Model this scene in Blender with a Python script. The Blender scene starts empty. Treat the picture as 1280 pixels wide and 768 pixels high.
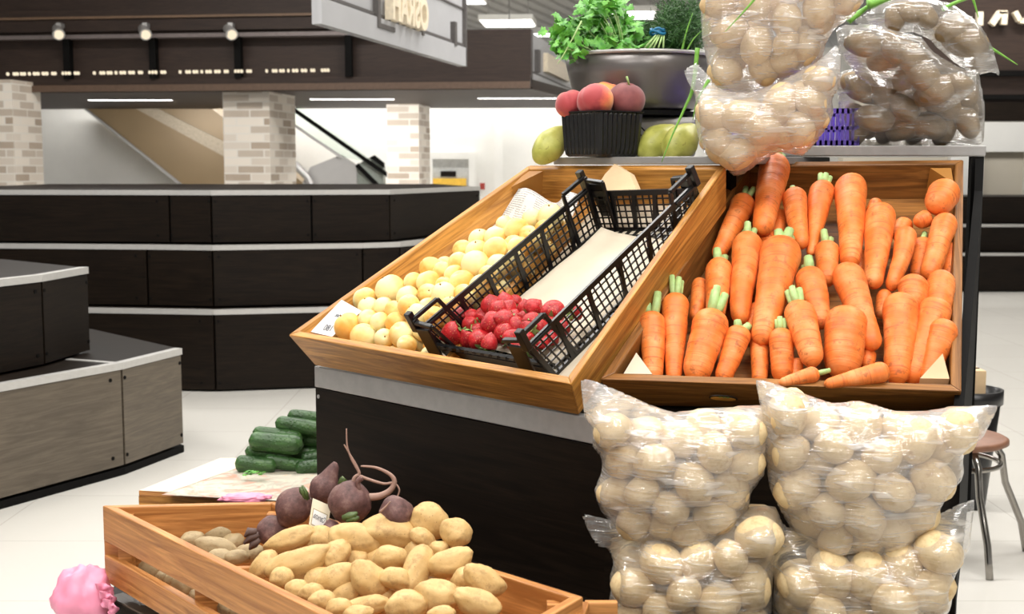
import bpy, math, random
import numpy as np
from mathutils import Vector, Matrix, noise as mnoise

sc = bpy.context.scene
COL = sc.collection
random.seed(7)
RNG = np.random.default_rng(7)
R_ = math.radians

# ------------------------------------------------------------------ camera model
EYE = 1.25; FPX = 1600.0; HOR = 210.0
PIT = math.atan((384 - HOR) / FPX)
cR = np.array([1., 0, 0]); cF = np.array([0, math.cos(PIT), -math.sin(PIT)]); cU = np.array([0, math.sin(PIT), math.cos(PIT)])
CO = np.array([0, 0, EYE])
def ray(x, y): return cR * (x - 640) / FPX + cF - cU * (y - 384) / FPX
def at_z(x, y, z): d = ray(x, y); return CO + d * ((z - EYE) / d[2])
def at_y(x, y, Y): d = ray(x, y); return CO + d * (Y / d[1])
def at_pl(x, y, P, n): d = ray(x, y); return CO + d * (np.dot(np.asarray(P) - CO, n) / np.dot(d, n))
def dep(P): return float(np.dot(np.asarray(P) - CO, cF))
def mpp(P): return dep(P) / FPX            # metres per pixel at a point

# ------------------------------------------------------------------ object helpers
def tag(o, label=None, cat=None, group=None, kind=None):
    if label: o['label'] = label
    if cat: o['category'] = cat
    if group: o['group'] = group
    if kind: o['kind'] = kind
    return o

def thing(name, label, cat, loc=(0, 0, 0), group=None, kind=None):
    o = bpy.data.objects.new(name, None); COL.objects.link(o)
    o.location = tuple(float(c) for c in loc); o.empty_display_size = .05
    return tag(o, label, cat, group, kind)

def wloc(o):
    v = Vector((0, 0, 0))
    while o is not None:
        v += o.location; o = o.parent
    return v

def mesh(name, V, F, mat, smooth=False, uv=None):
    me = bpy.data.meshes.new(name)
    me.from_pydata([tuple(map(float, v)) for v in V], [], [tuple(map(int, f)) for f in F])
    if mat is not None: me.materials.append(mat)
    if uv is not None:
        ul = me.uv_layers.new(name='UVMap')
        flat = np.asarray(uv, dtype=float).reshape(-1)
        ul.data.foreach_set('uv', flat)
    if smooth:
        me.polygons.foreach_set('use_smooth', [True] * len(me.polygons))
    me.update()
    return me

def link(name, me, parent=None, loc=None, rot=None, scale=None):
    o = bpy.data.objects.new(name, me); COL.objects.link(o)
    if parent is not None: o.parent = parent
    if loc is not None: o.location = tuple(float(c) for c in loc)
    if rot is not None:
        o.rotation_mode = 'QUATERNION'; o.rotation_quaternion = rot
    if scale is not None: o.scale = tuple(float(c) for c in scale) if hasattr(scale, '__len__') else (scale,) * 3
    return o

def wobj(name, V, F, mat, parent=None, smooth=False, uv=None, origin=None):
    """mesh object from world-space vertices"""
    V = np.asarray(V, dtype=float)
    if parent is not None:
        off = np.array(wloc(parent)); o = link(name, mesh(name, V - off, F, mat, smooth, uv), parent)
    else:
        off = np.array(origin) if origin is not None else np.array([(V[:, 0].min() + V[:, 0].max()) / 2, (V[:, 1].min() + V[:, 1].max()) / 2, V[:, 2].min()])
        o = link(name, mesh(name, V - off, F, mat, smooth, uv), None, off)
    return o

class MB:
    """collects shapes that become ONE mesh; keeps uv per loop (metres; u runs along the grain)"""
    def __init__(s): s.V = []; s.F = []; s.U = []
    def add(s, V, F, U=None):
        b = len(s.V); s.V += [tuple(map(float, v)) for v in V]
        for i, f in enumerate(F):
            s.F.append(tuple(b + k for k in f))
            s.U += U[i] if U is not None else [(0, 0)] * len(f)
        return s
    def hexa(s, P):
        """8 corners: bottom 0-3, top 4-7 (same order). u along edge 0-1"""
        P = [np.asarray(p, float) for p in P]
        F = [(0, 3, 2, 1), (4, 5, 6, 7), (0, 1, 5, 4), (1, 2, 6, 5), (2, 3, 7, 6), (3, 0, 4, 7)]
        c = sum(P) / 8
        L = (P[1] - P[0]) + (P[2] - P[3]); ln = np.linalg.norm(L); L = L / ln if ln > 0 else np.array([1., 0, 0])
        seed = (abs(P[0][0]) * 7.31 + abs(P[0][1]) * 3.17 + abs(P[0][2]) * 5.7) % 3.0
        U = []; F2 = []
        for f in F:
            n = np.cross(P[f[1]] - P[f[0]], P[f[2]] - P[f[0]])
            if np.dot(n, sum(P[k] for k in f) / 4 - c) < 0: f = f[::-1]
            n = np.cross(P[f[1]] - P[f[0]], P[f[2]] - P[f[0]]); n = n / (np.linalg.norm(n) + 1e-12)
            if abs(np.dot(n, L)) > .8:
                a = P[f[1]] - P[f[0]]; a = a / (np.linalg.norm(a) + 1e-12); b = np.cross(n, a)
                U.append([(seed + np.dot(P[k] - c, a) * .3, np.dot(P[k] - c, b)) for k in f])
            else:
                W = np.cross(n, L); W = W / (np.linalg.norm(W) + 1e-12)
                U.append([(seed + np.dot(P[k] - c, L), seed + np.dot(P[k] - c, W)) for k in f])
            F2.append(f)
        return s.add(P, F2, U)
    def bar(s, p, q, w, h, up=(0, 0, 1)):
        """box bar from p to q, width w (sideways), height h (along up)"""
        p = np.asarray(p, float); q = np.asarray(q, float); d = q - p; d = d / np.linalg.norm(d)
        up = np.asarray(up, float); sd = np.cross(d, up); sd = sd / np.linalg.norm(sd); u2 = np.cross(sd, d)
        a = sd * w / 2; b = u2 * h / 2
        return s.hexa([p - a - b, q - a - b, q + a - b, p + a - b, p - a + b, q - a + b, q + a + b, p + a + b])
    def box(s, c, d):
        c = np.asarray(c, float); x, y, z = np.asarray(d, float) / 2
        o = [(-x, -y, -z), (x, -y, -z), (x, y, -z), (-x, y, -z), (-x, -y, z), (x, -y, z), (x, y, z), (-x, y, z)]
        return s.hexa([c + np.array(k) for k in o])
    def tube(s, pts, r, n=10, cap=True):
        pts = [np.asarray(p, float) for p in pts]; m = len(pts)
        rr = r if hasattr(r, '__len__') else [r] * m
        V = []; prev = None
        for i, p in enumerate(pts):
            t = pts[min(i + 1, m - 1)] - pts[max(i - 1, 0)]; t = t / (np.linalg.norm(t) + 1e-12)
            if prev is None:
                a = np.cross(t, [0, 0, 1.]);
                if np.linalg.norm(a) < .1: a = np.cross(t, [1., 0, 0])
            else: a = prev - t * np.dot(prev, t)
            a = a / (np.linalg.norm(a) + 1e-12); b = np.cross(t, a); prev = a
            for k in range(n):
                an = 2 * math.pi * k / n; V.append(p + (a * math.cos(an) + b * math.sin(an)) * rr[i])
        F = []
        for i in range(m - 1):
            for k in range(n):
                k2 = (k + 1) % n; F.append((i * n + k, i * n + k2, (i + 1) * n + k2, (i + 1) * n + k))
        if cap: F.append(tuple(range(n - 1, -1, -1))); F.append(tuple((m - 1) * n + k for k in range(n)))
        return s.add(V, F)
    def lathe(s, prof, c=(0, 0, 0), n=32, capb=True, capt=False):
        c = np.asarray(c, float); V = []; m = len(prof)
        for r, z in prof:
            for k in range(n):
                an = 2 * math.pi * k / n; V.append(c + np.array([r * math.cos(an), r * math.sin(an), z]))
        F = []
        for i in range(m - 1):
            for k in range(n):
                k2 = (k + 1) % n; F.append((i * n + k, i * n + k2, (i + 1) * n + k2, (i + 1) * n + k))
        if capb: F.append(tuple(range(n - 1, -1, -1)))
        if capt: F.append(tuple((m - 1) * n + k for k in range(n)))
        return s.add(V, F)
    def prism(s, poly, z0, z1):
        n = len(poly); a = sum(poly[i][0] * poly[(i + 1) % n][1] - poly[(i + 1) % n][0] * poly[i][1] for i in range(n))
        if a < 0: poly = poly[::-1]
        V = [(p[0], p[1], z0) for p in poly] + [(p[0], p[1], z1) for p in poly]
        F = [tuple(range(n - 1, -1, -1)), tuple(range(n, 2 * n))] + [(i, (i + 1) % n, n + (i + 1) % n, n + i) for i in range(n)]
        U = [[(V[k][0], V[k][1]) for k in f] for f in F[:2]]
        for f in F[2:]:
            d = math.hypot(V[f[1]][0] - V[f[0]][0], V[f[1]][1] - V[f[0]][1]); U.append([(0, z0), (d, z0), (d, z1), (0, z1)])
        return s.add(V, F, U)
    def build(s, name, mat, parent=None, smooth=False, origin=None):
        return wobj(name, s.V, s.F, mat, parent, smooth, s.U, origin)

def bevel(o, w=.002, seg=2):
    m = o.modifiers.new('bevel', 'BEVEL'); m.width = w; m.segments = seg; m.limit_method = 'ANGLE'; m.angle_limit = R_(40)
    return o

def quat_x_to(d, roll=0.):
    d = Vector(tuple(d)).normalized()
    return d.to_track_quat('X', 'Z') @ Matrix.Rotation(roll, 3, 'X').to_quaternion()

ORD = ['first', 'second', 'third', 'fourth', 'fifth', 'sixth', 'seventh', 'eighth', 'ninth', 'tenth', 'eleventh', 'twelfth', 'thirteenth', 'fourteenth', 'fifteenth', 'sixteenth']

# ------------------------------------------------------------------ materials
def lin(c): c /= 255.; return c / 12.92 if c <= .04045 else ((c + .055) / 1.055) ** 2.4
def C(r, g, b): return (lin(r), lin(g), lin(b), 1.)

class MT:
    def __init__(s, name, rough=.5, col=None, metal=0., spec=None):
        s.m = bpy.data.materials.new(name); s.m.use_nodes = True; s.t = s.m.node_tree
        s.b = s.t.nodes['Principled BSDF']; s.out = s.t.nodes['Material Output']
        s.b.inputs['Roughness'].default_value = rough; s.b.inputs['Metallic'].default_value = metal
        if spec is not None: s.b.inputs['Specular IOR Level'].default_value = spec
        if col is not None: s.b.inputs['Base Color'].default_value = col
    def n(s, typ, **kw):
        nd = s.t.nodes.new(typ)
        for k, v in kw.items():
            if k in nd.inputs.keys(): nd.inputs[k].default_value = v
            else: setattr(nd, k, v)
        return nd
    def l(s, a, b): s.t.links.new(a, b)
    def coord(s, kind='Object', scale=(1, 1, 1), rot=(0, 0, 0)):
        tc = s.n('ShaderNodeTexCoord'); mp = s.n('ShaderNodeMapping')
        mp.inputs['Scale'].default_value = scale; mp.inputs['Rotation'].default_value = rot
        s.l(tc.outputs[kind], mp.inputs['Vector']); return mp.outputs['Vector']
    def noise(s, vec, scale, detail=4, rough=.55, dist=0.):
        nd = s.n('ShaderNodeTexNoise'); nd.inputs['Scale'].default_value = scale; nd.inputs['Detail'].default_value = detail
        nd.inputs['Roughness'].default_value = rough; nd.inputs['Distortion'].default_value = dist
        s.l(vec, nd.inputs['Vector']); return nd.outputs['Fac']
    def ramp(s, fac, stops):
        r = s.n('ShaderNodeValToRGB'); e = r.color_ramp.elements
        e[0].position, e[0].color = stops[0]; e[1].position, e[1].color = stops[-1]
        for p, c in stops[1:-1]: x = e.new(p); x.color = c
        s.l(fac, r.inputs['Fac']); return r.outputs['Color']
    def mix(s, fac, a, b, mode='MIX'):
        m = s.n('ShaderNodeMix', data_type='RGBA', blend_type=mode)
        for v, i in ((fac, 0), (a, 6), (b, 7)):
            if isinstance(v, (int, float)): m.inputs[i].default_value = v
            elif isinstance(v, tuple): m.inputs[i].default_value = v
            else: s.l(v, m.inputs[i])
        return m.outputs[2]
    def math(s, op, a, b=0.):
        m = s.n('ShaderNodeMath', operation=op)
        for v, i in ((a, 0), (b, 1)):
            if isinstance(v, (int, float)): m.inputs[i].default_value = v
            else: s.l(v, m.inputs[i])
        return m.outputs[0]
    def col(s, c): s.l(c, s.b.inputs['Base Color']); return s
    def bump(s, h, strength=.3, dist=.002):
        b = s.n('ShaderNodeBump'); b.inputs['Strength'].default_value = strength; b.inputs['Distance'].default_value = dist
        s.l(h, b.inputs['Height']); s.l(b.outputs['Normal'], s.b.inputs['Normal']); return s
    def rand(s): return s.n('ShaderNodeObjectInfo').outputs['Random']

def plain(name, col, rough=.5, metal=0., var=.12, scale=30., spec=None):
    m = MT(name, rough, None, metal, spec); v = m.coord('Object')
    f = m.noise(v, scale, 3)
    d = tuple(c * (1 - var) for c in col[:3]) + (1,); b = tuple(min(1, c * (1 + var)) for c in col[:3]) + (1,)
    m.col(m.ramp(f, [(.3, d), (.7, b)])); return m.m

def wood(name, dark, light, rough=.45, fine=1., spec=.4):
    m = MT(name, rough, None, 0., spec)
    v = m.coord('UV', (1.3, 20 * fine, 1)); f1 = m.noise(v, 1.7, 6, .62, 2.4)
    v2 = m.coord('UV', (5, 160 * fine, 1)); f2 = m.noise(v2, 1.5, 3, .6)
    v3 = m.coord('UV', (2.2, 5, 1)); f3 = m.noise(v3, 1., 2)
    c = m.ramp(f1, [(.36, dark), (.5, tuple(.5 * a + .5 * b for a, b in zip(dark, light))), (.64, light)])
    c = m.mix(m.math('MULTIPLY', m.ramp(f2, [(.42, (1, 1, 1, 1)), (.58, (0, 0, 0, 1))]), .28), c, tuple(x * .55 for x in dark[:3]) + (1,))
    c = m.mix(m.math('MULTIPLY', f3, .35), c, tuple(min(1, x * 1.25) for x in light[:3]) + (1,))
    m.col(c); m.bump(f2, .12, .001); return m.m

M = {}
M['oak'] = wood('golden_oak', C(116, 66, 18), C(214, 154, 74))
M['oak_dark'] = wood('brown_oak', C(84, 50, 18), C(166, 112, 54))
M['pine'] = wood('crate_pine', C(136, 80, 32), C(204, 144, 82))
M['laminate'] = wood('dark_wenge_laminate', C(9, 6, 4), C(30, 22, 15), .5, 1., .14)
M['laminate_glare'] = wood('glare_toned_laminate', C(72, 64, 54), C(98, 88, 75), .42, .6)  # dark laminate with the glare on it put into a lighter colour
M['fascia'] = wood('brown_fascia_board', C(36, 25, 20), C(58, 43, 35), .55)
M['black_frame'] = plain('black_painted_steel', C(12, 11, 10), .7, 0, .1, 30, .1)
M['steel'] = plain('brushed_steel_strip', C(172, 170, 168), .42, .5, .06, 40)
M['steel_white'] = plain('pale_aluminium_trim', C(186, 184, 180), .35, .3, .04, 40)
M['chrome'] = plain('chrome_tube', C(150, 146, 140), .22, 1., .05)
M['black_plastic'] = plain('black_plastic', C(14, 13, 14), .33)
M['white_paint'] = plain('white_wall_paint', C(232, 231, 226), .7, 0, .03, 3)
M['beige_paint'] = plain('beige_wall_paint', C(196, 188, 172), .7, 0, .03, 3)
M['grey_panel'] = plain('grey_sign_panel', C(176, 176, 178), .5, 0, .04, 4)
M['dark_line'] = plain('dark_groove', C(88, 84, 82), .6)
M['kraft'] = plain('kraft_paper', C(206, 178, 140), .8, 0, .08, 14)
M['beige_paper'] = plain('beige_lining_paper', C(206, 194, 172), .8, 0, .06, 10)
M['card'] = plain('white_card', C(240, 240, 238), .6, 0, .02)
M['cream_card'] = plain('cream_card', C(236, 226, 200), .6, 0, .02)
M['ink'] = plain('grey_ink', C(70, 72, 84), .7)
M['pink'] = plain('pink_plastic_bag', C(240, 150, 178), .4, 0, .08, 20)
M['purple'] = plain('purple_plastic', C(112, 88, 196), .4)
M['grey_basin'] = plain('grey_enamel_basin', C(112, 108, 106), .32, .55, .06, 6)
M['basin_rim'] = plain('pale_rim', C(176, 174, 172), .35, .3)
M['seat_wood'] = plain('brown_stool_seat', C(128, 88, 66), .45)
M['brown_veneer'] = plain('brown_escalator_cladding', C(150, 128, 96), .35, .2, .08, 1.2)
M['grey_metal'] = plain('grey_cladding', C(166, 164, 162), .5, 0, .05, 3)
M['stem_green'] = plain('pale_green_stem', C(170, 200, 130), .5, 0, .2, 60)
M['stem_beet'] = plain('beet_root_fibre', C(158, 126, 112), .7)
M['blue_band'] = plain('blue_rubber_band', C(30, 110, 150), .4)
M['cream_letter'] = plain('cream_sign_letter', C(236, 222, 196), .5)
M['yellow_sign'] = plain('yellow_sign', C(236, 190, 70), .5)
M['red_box'] = plain('red_box', C(170, 60, 50), .5)
M['logo_orange'] = plain('orange_sticker', C(214, 150, 60), .5)
M['logo_dark'] = plain('dark_sticker_edge', C(48, 34, 20), .5)
M['logo_green'] = plain('green_sticker_dot', C(120, 150, 70), .5)

def emit(name, col, st):
    m = bpy.data.materials.new(name); m.use_nodes = True; t = m.node_tree; t.nodes.clear()
    o = t.nodes.new('ShaderNodeOutputMaterial'); e = t.nodes.new('ShaderNodeEmission')
    e.inputs['Color'].default_value = col; e.inputs['Strength'].default_value = st
    t.links.new(e.outputs[0], o.inputs[0]); return m
M['lamp'] = emit('lamp_diffuser', (1, .98, .95, 1), 6.)
M['led'] = emit('warm_bulb', (1, .85, .62, 1), 1.1)

def m_fruit():
    # apricot: pale yellow skin with an orange cheek
    m = MT('apricot_skin', .5); v = m.coord('Object')
    tc = m.n('ShaderNodeTexCoord'); sp = m.n('ShaderNodeSeparateXYZ'); m.l(tc.outputs['Object'], sp.inputs[0])
    f = m.math('ADD', m.math('MULTIPLY', sp.outputs['X'], 14.), m.noise(v, 30, 3))
    rd = m.rand()
    f = m.math('ADD', f, m.math('MULTIPLY', rd, .3))
    c = m.ramp(m.math('MULTIPLY', f, .8), [(.34, C(240, 226, 168)), (.64, C(241, 208, 130)), (.95, C(238, 172, 76))])
    sp2 = m.noise(v, 190, 2)
    c = m.mix(m.math('MULTIPLY', m.ramp(sp2, [(.70, (0, 0, 0, 1)), (.76, (1, 1, 1, 1))]), .5), c, C(170, 110, 50))
    m.col(c); m.b.inputs['Subsurface Weight'].default_value = .12; m.b.inputs['Subsurface Radius'].default_value = (.01, .006, .003)
    M['apricot'] = m.m
    m = MT('peach_skin', .65); v = m.coord('Object')
    sp = m.n('ShaderNodeSeparateXYZ'); tc = m.n('ShaderNodeTexCoord'); m.l(tc.outputs['Object'], sp.inputs[0])
    f = m.math('ADD', m.math('MULTIPLY', sp.outputs['X'], 9.), m.noise(v, 22, 4))
    c = m.ramp(f, [(.22, C(246, 160, 84)), (.45, C(226, 106, 76)), (.75, C(168, 58, 62))])
    m.col(c); m.b.inputs['Sheen Weight'].default_value = .3
    M['peach'] = m.m
    m = MT('peach_skin_dusky', .65); v = m.coord('Object')
    c = m.ramp(m.noise(v, 18, 4), [(.3, C(112, 52, 56)), (.7, C(150, 82, 80))]); m.col(c); m.b.inputs['Sheen Weight'].default_value = .3
    M['peach_dark'] = m.m
    m = MT('pear_skin', .42); v = m.coord('Object')
    c = m.ramp(m.noise(v, 20, 4), [(.3, C(148, 150, 62)), (.55, C(188, 188, 96)), (.8, C(206, 200, 120))])
    s2 = m.noise(v, 120, 3)
    c = m.mix(m.math('MULTIPLY', m.ramp(s2, [(.66, (0, 0, 0, 1)), (.72, (1, 1, 1, 1))]), .6), c, C(106, 96, 40)); m.col(c)
    M['pear'] = m.m
    # carrot
    m = MT('carrot_skin', .5); v = m.coord('Object', (1, 1, 1)); vr = m.coord('Object', (210, 14, 14))
    rd = m.rand()
    c = m.ramp(m.noise(v, 24, 4), [(.3, C(222, 108, 38)), (.5, C(236, 130, 54)), (.75, C(243, 160, 96))])
    rings = m.noise(vr, 1., 3, .6)
    c = m.mix(m.math('MULTIPLY', m.ramp(rings, [(.55, (0, 0, 0, 1)), (.66, (1, 1, 1, 1))]), .62), c, C(190, 86, 36))
    dirt = m.noise(v, 70, 4, .65)
    c = m.mix(m.math('MULTIPLY', m.ramp(dirt, [(.57, (0, 0, 0, 1)), (.66, (1, 1, 1, 1))]), .6), c, C(140, 74, 40))
    c = m.mix(m.math('MULTIPLY', rd, .22), c, C(220, 104, 36))
    m.col(c); m.bump(rings, .5, .0018); m.b.inputs['Subsurface Weight'].default_value = .06; m.b.inputs['Subsurface Radius'].default_value = (.008, .003, .001)
    M['carrot'] = m.m
    # potatoes
    def pot(name, a, b, d, blot):
        m = MT(name, .6); v = m.coord('Object')
        c = m.ramp(m.noise(v, 1., 4), [(.3, a), (.7, b)])
        c = m.mix(m.math('MULTIPLY', m.ramp(m.noise(v, 2.4, 6, .68), [(.50, (0, 0, 0, 1)), (.70, (1, 1, 1, 1))]), blot), c, d)
        dots = m.n('ShaderNodeTexVoronoi'); dots.inputs['Scale'].default_value = 5.5; m.l(v, dots.inputs['Vector'])
        c = m.mix(m.math('MULTIPLY', m.ramp(dots.outputs['Distance'], [(.07, (1, 1, 1, 1)), (.15, (0, 0, 0, 1))]), .75), c, d)
        c = m.mix(m.math('MULTIPLY', m.rand(), .25), c, b)
        m.col(c); m.bump(m.noise(v, 7, 5), .22, .002); return m.m
    M['potato'] = pot('washed_potato_skin', C(186, 148, 88), C(214, 180, 122), C(128, 90, 46), .62)
    M['potato_grey'] = pot('dusty_potato_skin', C(146, 124, 88), C(176, 156, 118), C(110, 88, 58), .6)
    M['potato_bag'] = pot('pale_bagged_potato_skin', C(208, 180, 130), C(230, 208, 164), C(166, 122, 66), .65)
    M['potato_tan'] = pot('tan_bagged_potato_skin', C(200, 168, 118), C(222, 196, 152), C(158, 118, 74), .5)
    M['potato_brown'] = pot('brown_bagged_potato_skin', C(112, 90, 58), C(146, 122, 86), C(80, 60, 36), .5)
    # beet
    m = MT('beet_skin', .65); v = m.coord('Object')
    c = m.ramp(m.noise(v, 1.6, 6, .7), [(.3, C(66, 42, 40)), (.52, C(104, 72, 68)), (.78, C(150, 120, 110))])
    m.col(c); m.bump(m.noise(v, 6, 5), .35, .002); M['beet'] = m.m
    # cucumber
    m = MT('cucumber_skin', .42); v = m.coord('Object', (1, 5, 5)); v2 = m.coord('Object')
    c = m.ramp(m.noise(v, 14, 4), [(.3, C(34, 62, 30)), (.58, C(62, 100, 50)), (.82, C(116, 150, 84))])
    vo = m.n('ShaderNodeTexVoronoi'); vo.inputs['Scale'].default_value = 130; m.l(v2, vo.inputs['Vector'])
    m.col(c); m.bump(m.ramp(vo.outputs['Distance'], [(.0, (1, 1, 1, 1)), (.45, (0, 0, 0, 1))]), .7, .002); M['cucumber'] = m.m
    # strawberry
    m = MT('strawberry_skin', .45); v2 = m.coord('Object')
    vo = m.n('ShaderNodeTexVoronoi'); vo.inputs['Scale'].default_value = 9.5; m.l(v2, vo.inputs['Vector'])
    c = m.ramp(m.noise(v2, 3, 3), [(.3, C(150, 14, 24)), (.7, C(200, 36, 40))])
    c = m.mix(m.math('MULTIPLY', m.ramp(vo.outputs['Distance'], [(.14, (1, 1, 1, 1)), (.24, (0, 0, 0, 1))]), .7), c, C(232, 150, 92))
    m.col(c); m.bump(m.ramp(vo.outputs['Distance'], [(0, (0, 0, 0, 1)), (.4, (1, 1, 1, 1))]), .5, .0015); M['strawberry'] = m.m
    # leaves
    def leaf(name, a, b):
        m = MT(name, .5); v = m.coord('Object'); m.col(m.ramp(m.noise(v, 45, 3), [(.3, a), (.7, b)]))
        m.b.inputs['Transmission Weight'].default_value = 0.; return m.m
    M['parsley'] = leaf('parsley_leaf', C(44, 120, 28), C(112, 182, 62))
    M['dill'] = leaf('dill_frond', C(26, 64, 22), C(66, 112, 50))
    M['onion_green'] = leaf('green_onion_blade', C(92, 150, 50), C(128, 184, 74))
    M['calyx'] = leaf('strawberry_leaf', C(96, 132, 66), C(150, 176, 104))
    M['beet_leaf'] = leaf('beet_leaf_stub', C(52, 76, 34), C(96, 110, 60))
m_fruit()

def m_brick():
    m = MT('pale_brick', .8); v = m.coord('UV')
    b = m.n('ShaderNodeTexBrick'); m.l(v, b.inputs['Vector'])
    b.inputs['Color1'].default_value = C(232, 224, 212); b.inputs['Color2'].default_value = C(124, 96, 64)
    b.inputs['Mortar'].default_value = C(226, 222, 214); b.inputs['Scale'].default_value = 1.; b.inputs['Bias'].default_value = -.22
    b.inputs['Brick Width'].default_value = .30; b.inputs['Row Height'].default_value = .085; b.inputs['Mortar Size'].default_value = .008
    m.col(m.mix(m.math('MULTIPLY', m.noise(v, 7, 3), .3), b.outputs['Color'], C(232, 216, 200))); m.bump(b.outputs['Fac'], -.3, .005); M['brick'] = m.m
    # floor: pale polished tile
    m = MT('pale_floor_tile', .22); v = m.coord('Object')
    b = m.n('ShaderNodeTexBrick'); b.offset = 0.; m.l(v, b.inputs['Vector'])
    b.inputs['Color1'].default_value = C(203, 200, 193); b.inputs['Color2'].default_value = C(199, 196, 189); b.inputs['Mortar'].default_value = C(180, 176, 168)
    b.inputs['Scale'].default_value = 1.; b.inputs['Brick Width'].default_value = .6; b.inputs['Row Height'].default_value = .6; b.inputs['Mortar Size'].default_value = .003
    m.col(m.mix(m.math('MULTIPLY', m.noise(v, 2.5, 5), .35), b.outputs['Color'], C(198, 194, 186))); M['floor'] = m.m
    # ceiling deck
    m = MT('grey_metal_deck', .6); m.col(m.ramp(m.noise(m.coord('Object'), 1.5, 2), [(.3, C(206, 204, 200)), (.7, C(220, 218, 214))])); M['deck'] = m.m
    # newspaper: rows of grey print
    m = MT('newspaper', .8); v = m.coord('UV', (1, 1, 1))
    w = m.n('ShaderNodeTexWave', wave_type='BANDS', bands_direction='Y'); w.inputs['Scale'].default_value = 38; w.inputs['Distortion'].default_value = .3; m.l(v, w.inputs['Vector'])
    nb = m.noise(m.coord('UV', (140, 400, 1)), 1., 2); blk = m.noise(m.coord('UV', (14, 9, 1)), 1., 0)
    f = m.math('MULTIPLY', m.math('GREATER_THAN', w.outputs['Fac'], .55), m.math('GREATER_THAN', nb, .45))
    f = m.math('MULTIPLY', f, m.math('GREATER_THAN', blk, .42))
    m.col(m.mix(m.math('MULTIPLY', f, .7), C(226, 222, 216), C(96, 94, 96))); M['news'] = m.m
    # printed sheet with blurred fruit-coloured pictures
    m = MT('colour_newspaper', .7); v = m.coord('Object')
    f = m.noise(v, 14, 4, .6, 1.5)
    c = m.ramp(f, [(.30, C(206, 160, 110)), (.42, C(196, 190, 172)), (.52, C(160, 154, 140)), (.62, C(206, 112, 84)), (.72, C(206, 160, 124))])
    m.col(m.mix(m.math('MULTIPLY', m.noise(v, 6, 3), 1.3), C(196, 190, 174), c)); M['colour_news'] = m.m
m_brick()

def m_film(name, milk, tint, rough=.2, streak=1.):
    m = bpy.data.materials.new(name); m.use_nodes = True; h = MT.__new__(MT); h.m = m; h.t = m.node_tree
    h.b = h.t.nodes['Principled BSDF']; h.out = h.t.nodes['Material Output']; h.t.nodes.remove(h.b)
    tr = h.n('ShaderNodeBsdfTransparent'); tr.inputs[0].default_value = (1, 1, 1, 1)
    gl = h.n('ShaderNodeBsdfGlossy'); gl.inputs['Roughness'].default_value = rough; gl.inputs[0].default_value = (1, 1, 1, 1)
    df = h.n('ShaderNodeBsdfDiffuse'); df.inputs[0].default_value = tint
    tl = h.n('ShaderNodeBsdfTranslucent'); tl.inputs[0].default_value = tint
    ws = h.n('ShaderNodeMixShader'); ws.inputs[0].default_value = .4; h.l(df.outputs[0], ws.inputs[1]); h.l(tl.outputs[0], ws.inputs[2])
    # crease pattern: two sets of long thin wrinkles, swapped over by a broad noise
    def crs(r): return h.noise(h.coord('Object', (9, 9, 75), (0, r, 0)), 1., 3, .55, .8)
    def sel(s): return h.ramp(h.noise(h.coord('Object', (1, 1, 1), (s, s, 0)), 11, 1), [(.46, (0, 0, 0, 1)), (.54, (1, 1, 1, 1))])
    ht = h.mix(sel(.3), h.mix(sel(1.1), crs(.35), crs(-.7)), h.mix(sel(2.2), crs(1.1), crs(-.1)))
    bp = h.n('ShaderNodeBump'); bp.inputs['Strength'].default_value = .55 * streak; bp.inputs['Distance'].default_value = .01
    h.l(ht, bp.inputs['Height']); h.l(bp.outputs['Normal'], gl.inputs['Normal']); h.l(bp.outputs['Normal'], df.inputs['Normal'])
    mk = h.math('ADD', h.math('MULTIPLY', h.ramp(ht, [(.54, (0, 0, 0, 1)), (.72, (1, 1, 1, 1))]), .5 * streak), milk)
    lw = h.n('ShaderNodeLayerWeight'); lw.inputs['Blend'].default_value = .35
    mk2 = h.math('ADD', mk, h.math('MULTIPLY', lw.outputs['Facing'], .22))
    m1 = h.n('ShaderNodeMixShader'); h.l(mk2, m1.inputs[0]); h.l(tr.outputs[0], m1.inputs[1]); h.l(ws.outputs[0], m1.inputs[2])
    fr = h.n('ShaderNodeFresnel'); fr.inputs['IOR'].default_value = 1.45; h.l(bp.outputs['Normal'], fr.inputs['Normal'])
    gf = h.math('MINIMUM', h.math('ADD', h.math('MULTIPLY', fr.outputs[0], 1.0), .05), .6)
    m2 = h.n('ShaderNodeMixShader'); h.l(gf, m2.inputs[0]); h.l(m1.outputs[0], m2.inputs[1]); h.l(gl.outputs[0], m2.inputs[2])
    h.l(m2.outputs[0], h.out.inputs['Surface']); return m
M['film'] = m_film('clear_milky_film', .20, (.92, .92, .93, 1))
M['film_clear'] = m_film('clear_film', .10, (.9, .9, .88, 1), .18)
M['film_grey'] = m_film('clear_greyish_film', .08, (.84, .83, .8, 1), .18)
mg = MT('balustrade_glass', .05); mg.b.inputs['Transmission Weight'].default_value = 1.; mg.b.inputs['IOR'].default_value = 1.1; mg.b.inputs['Base Color'].default_value = (.82, .9, .86, 1)
M['glass'] = mg.m
# ------------------------------------------------------------------ room shell
def struct(o): o['kind'] = 'structure'; return o
struct(MB().box((0, 18, -.05), (60, 60, .1)).build('floor', M['floor'], origin=(0, 0, 0)))
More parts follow.
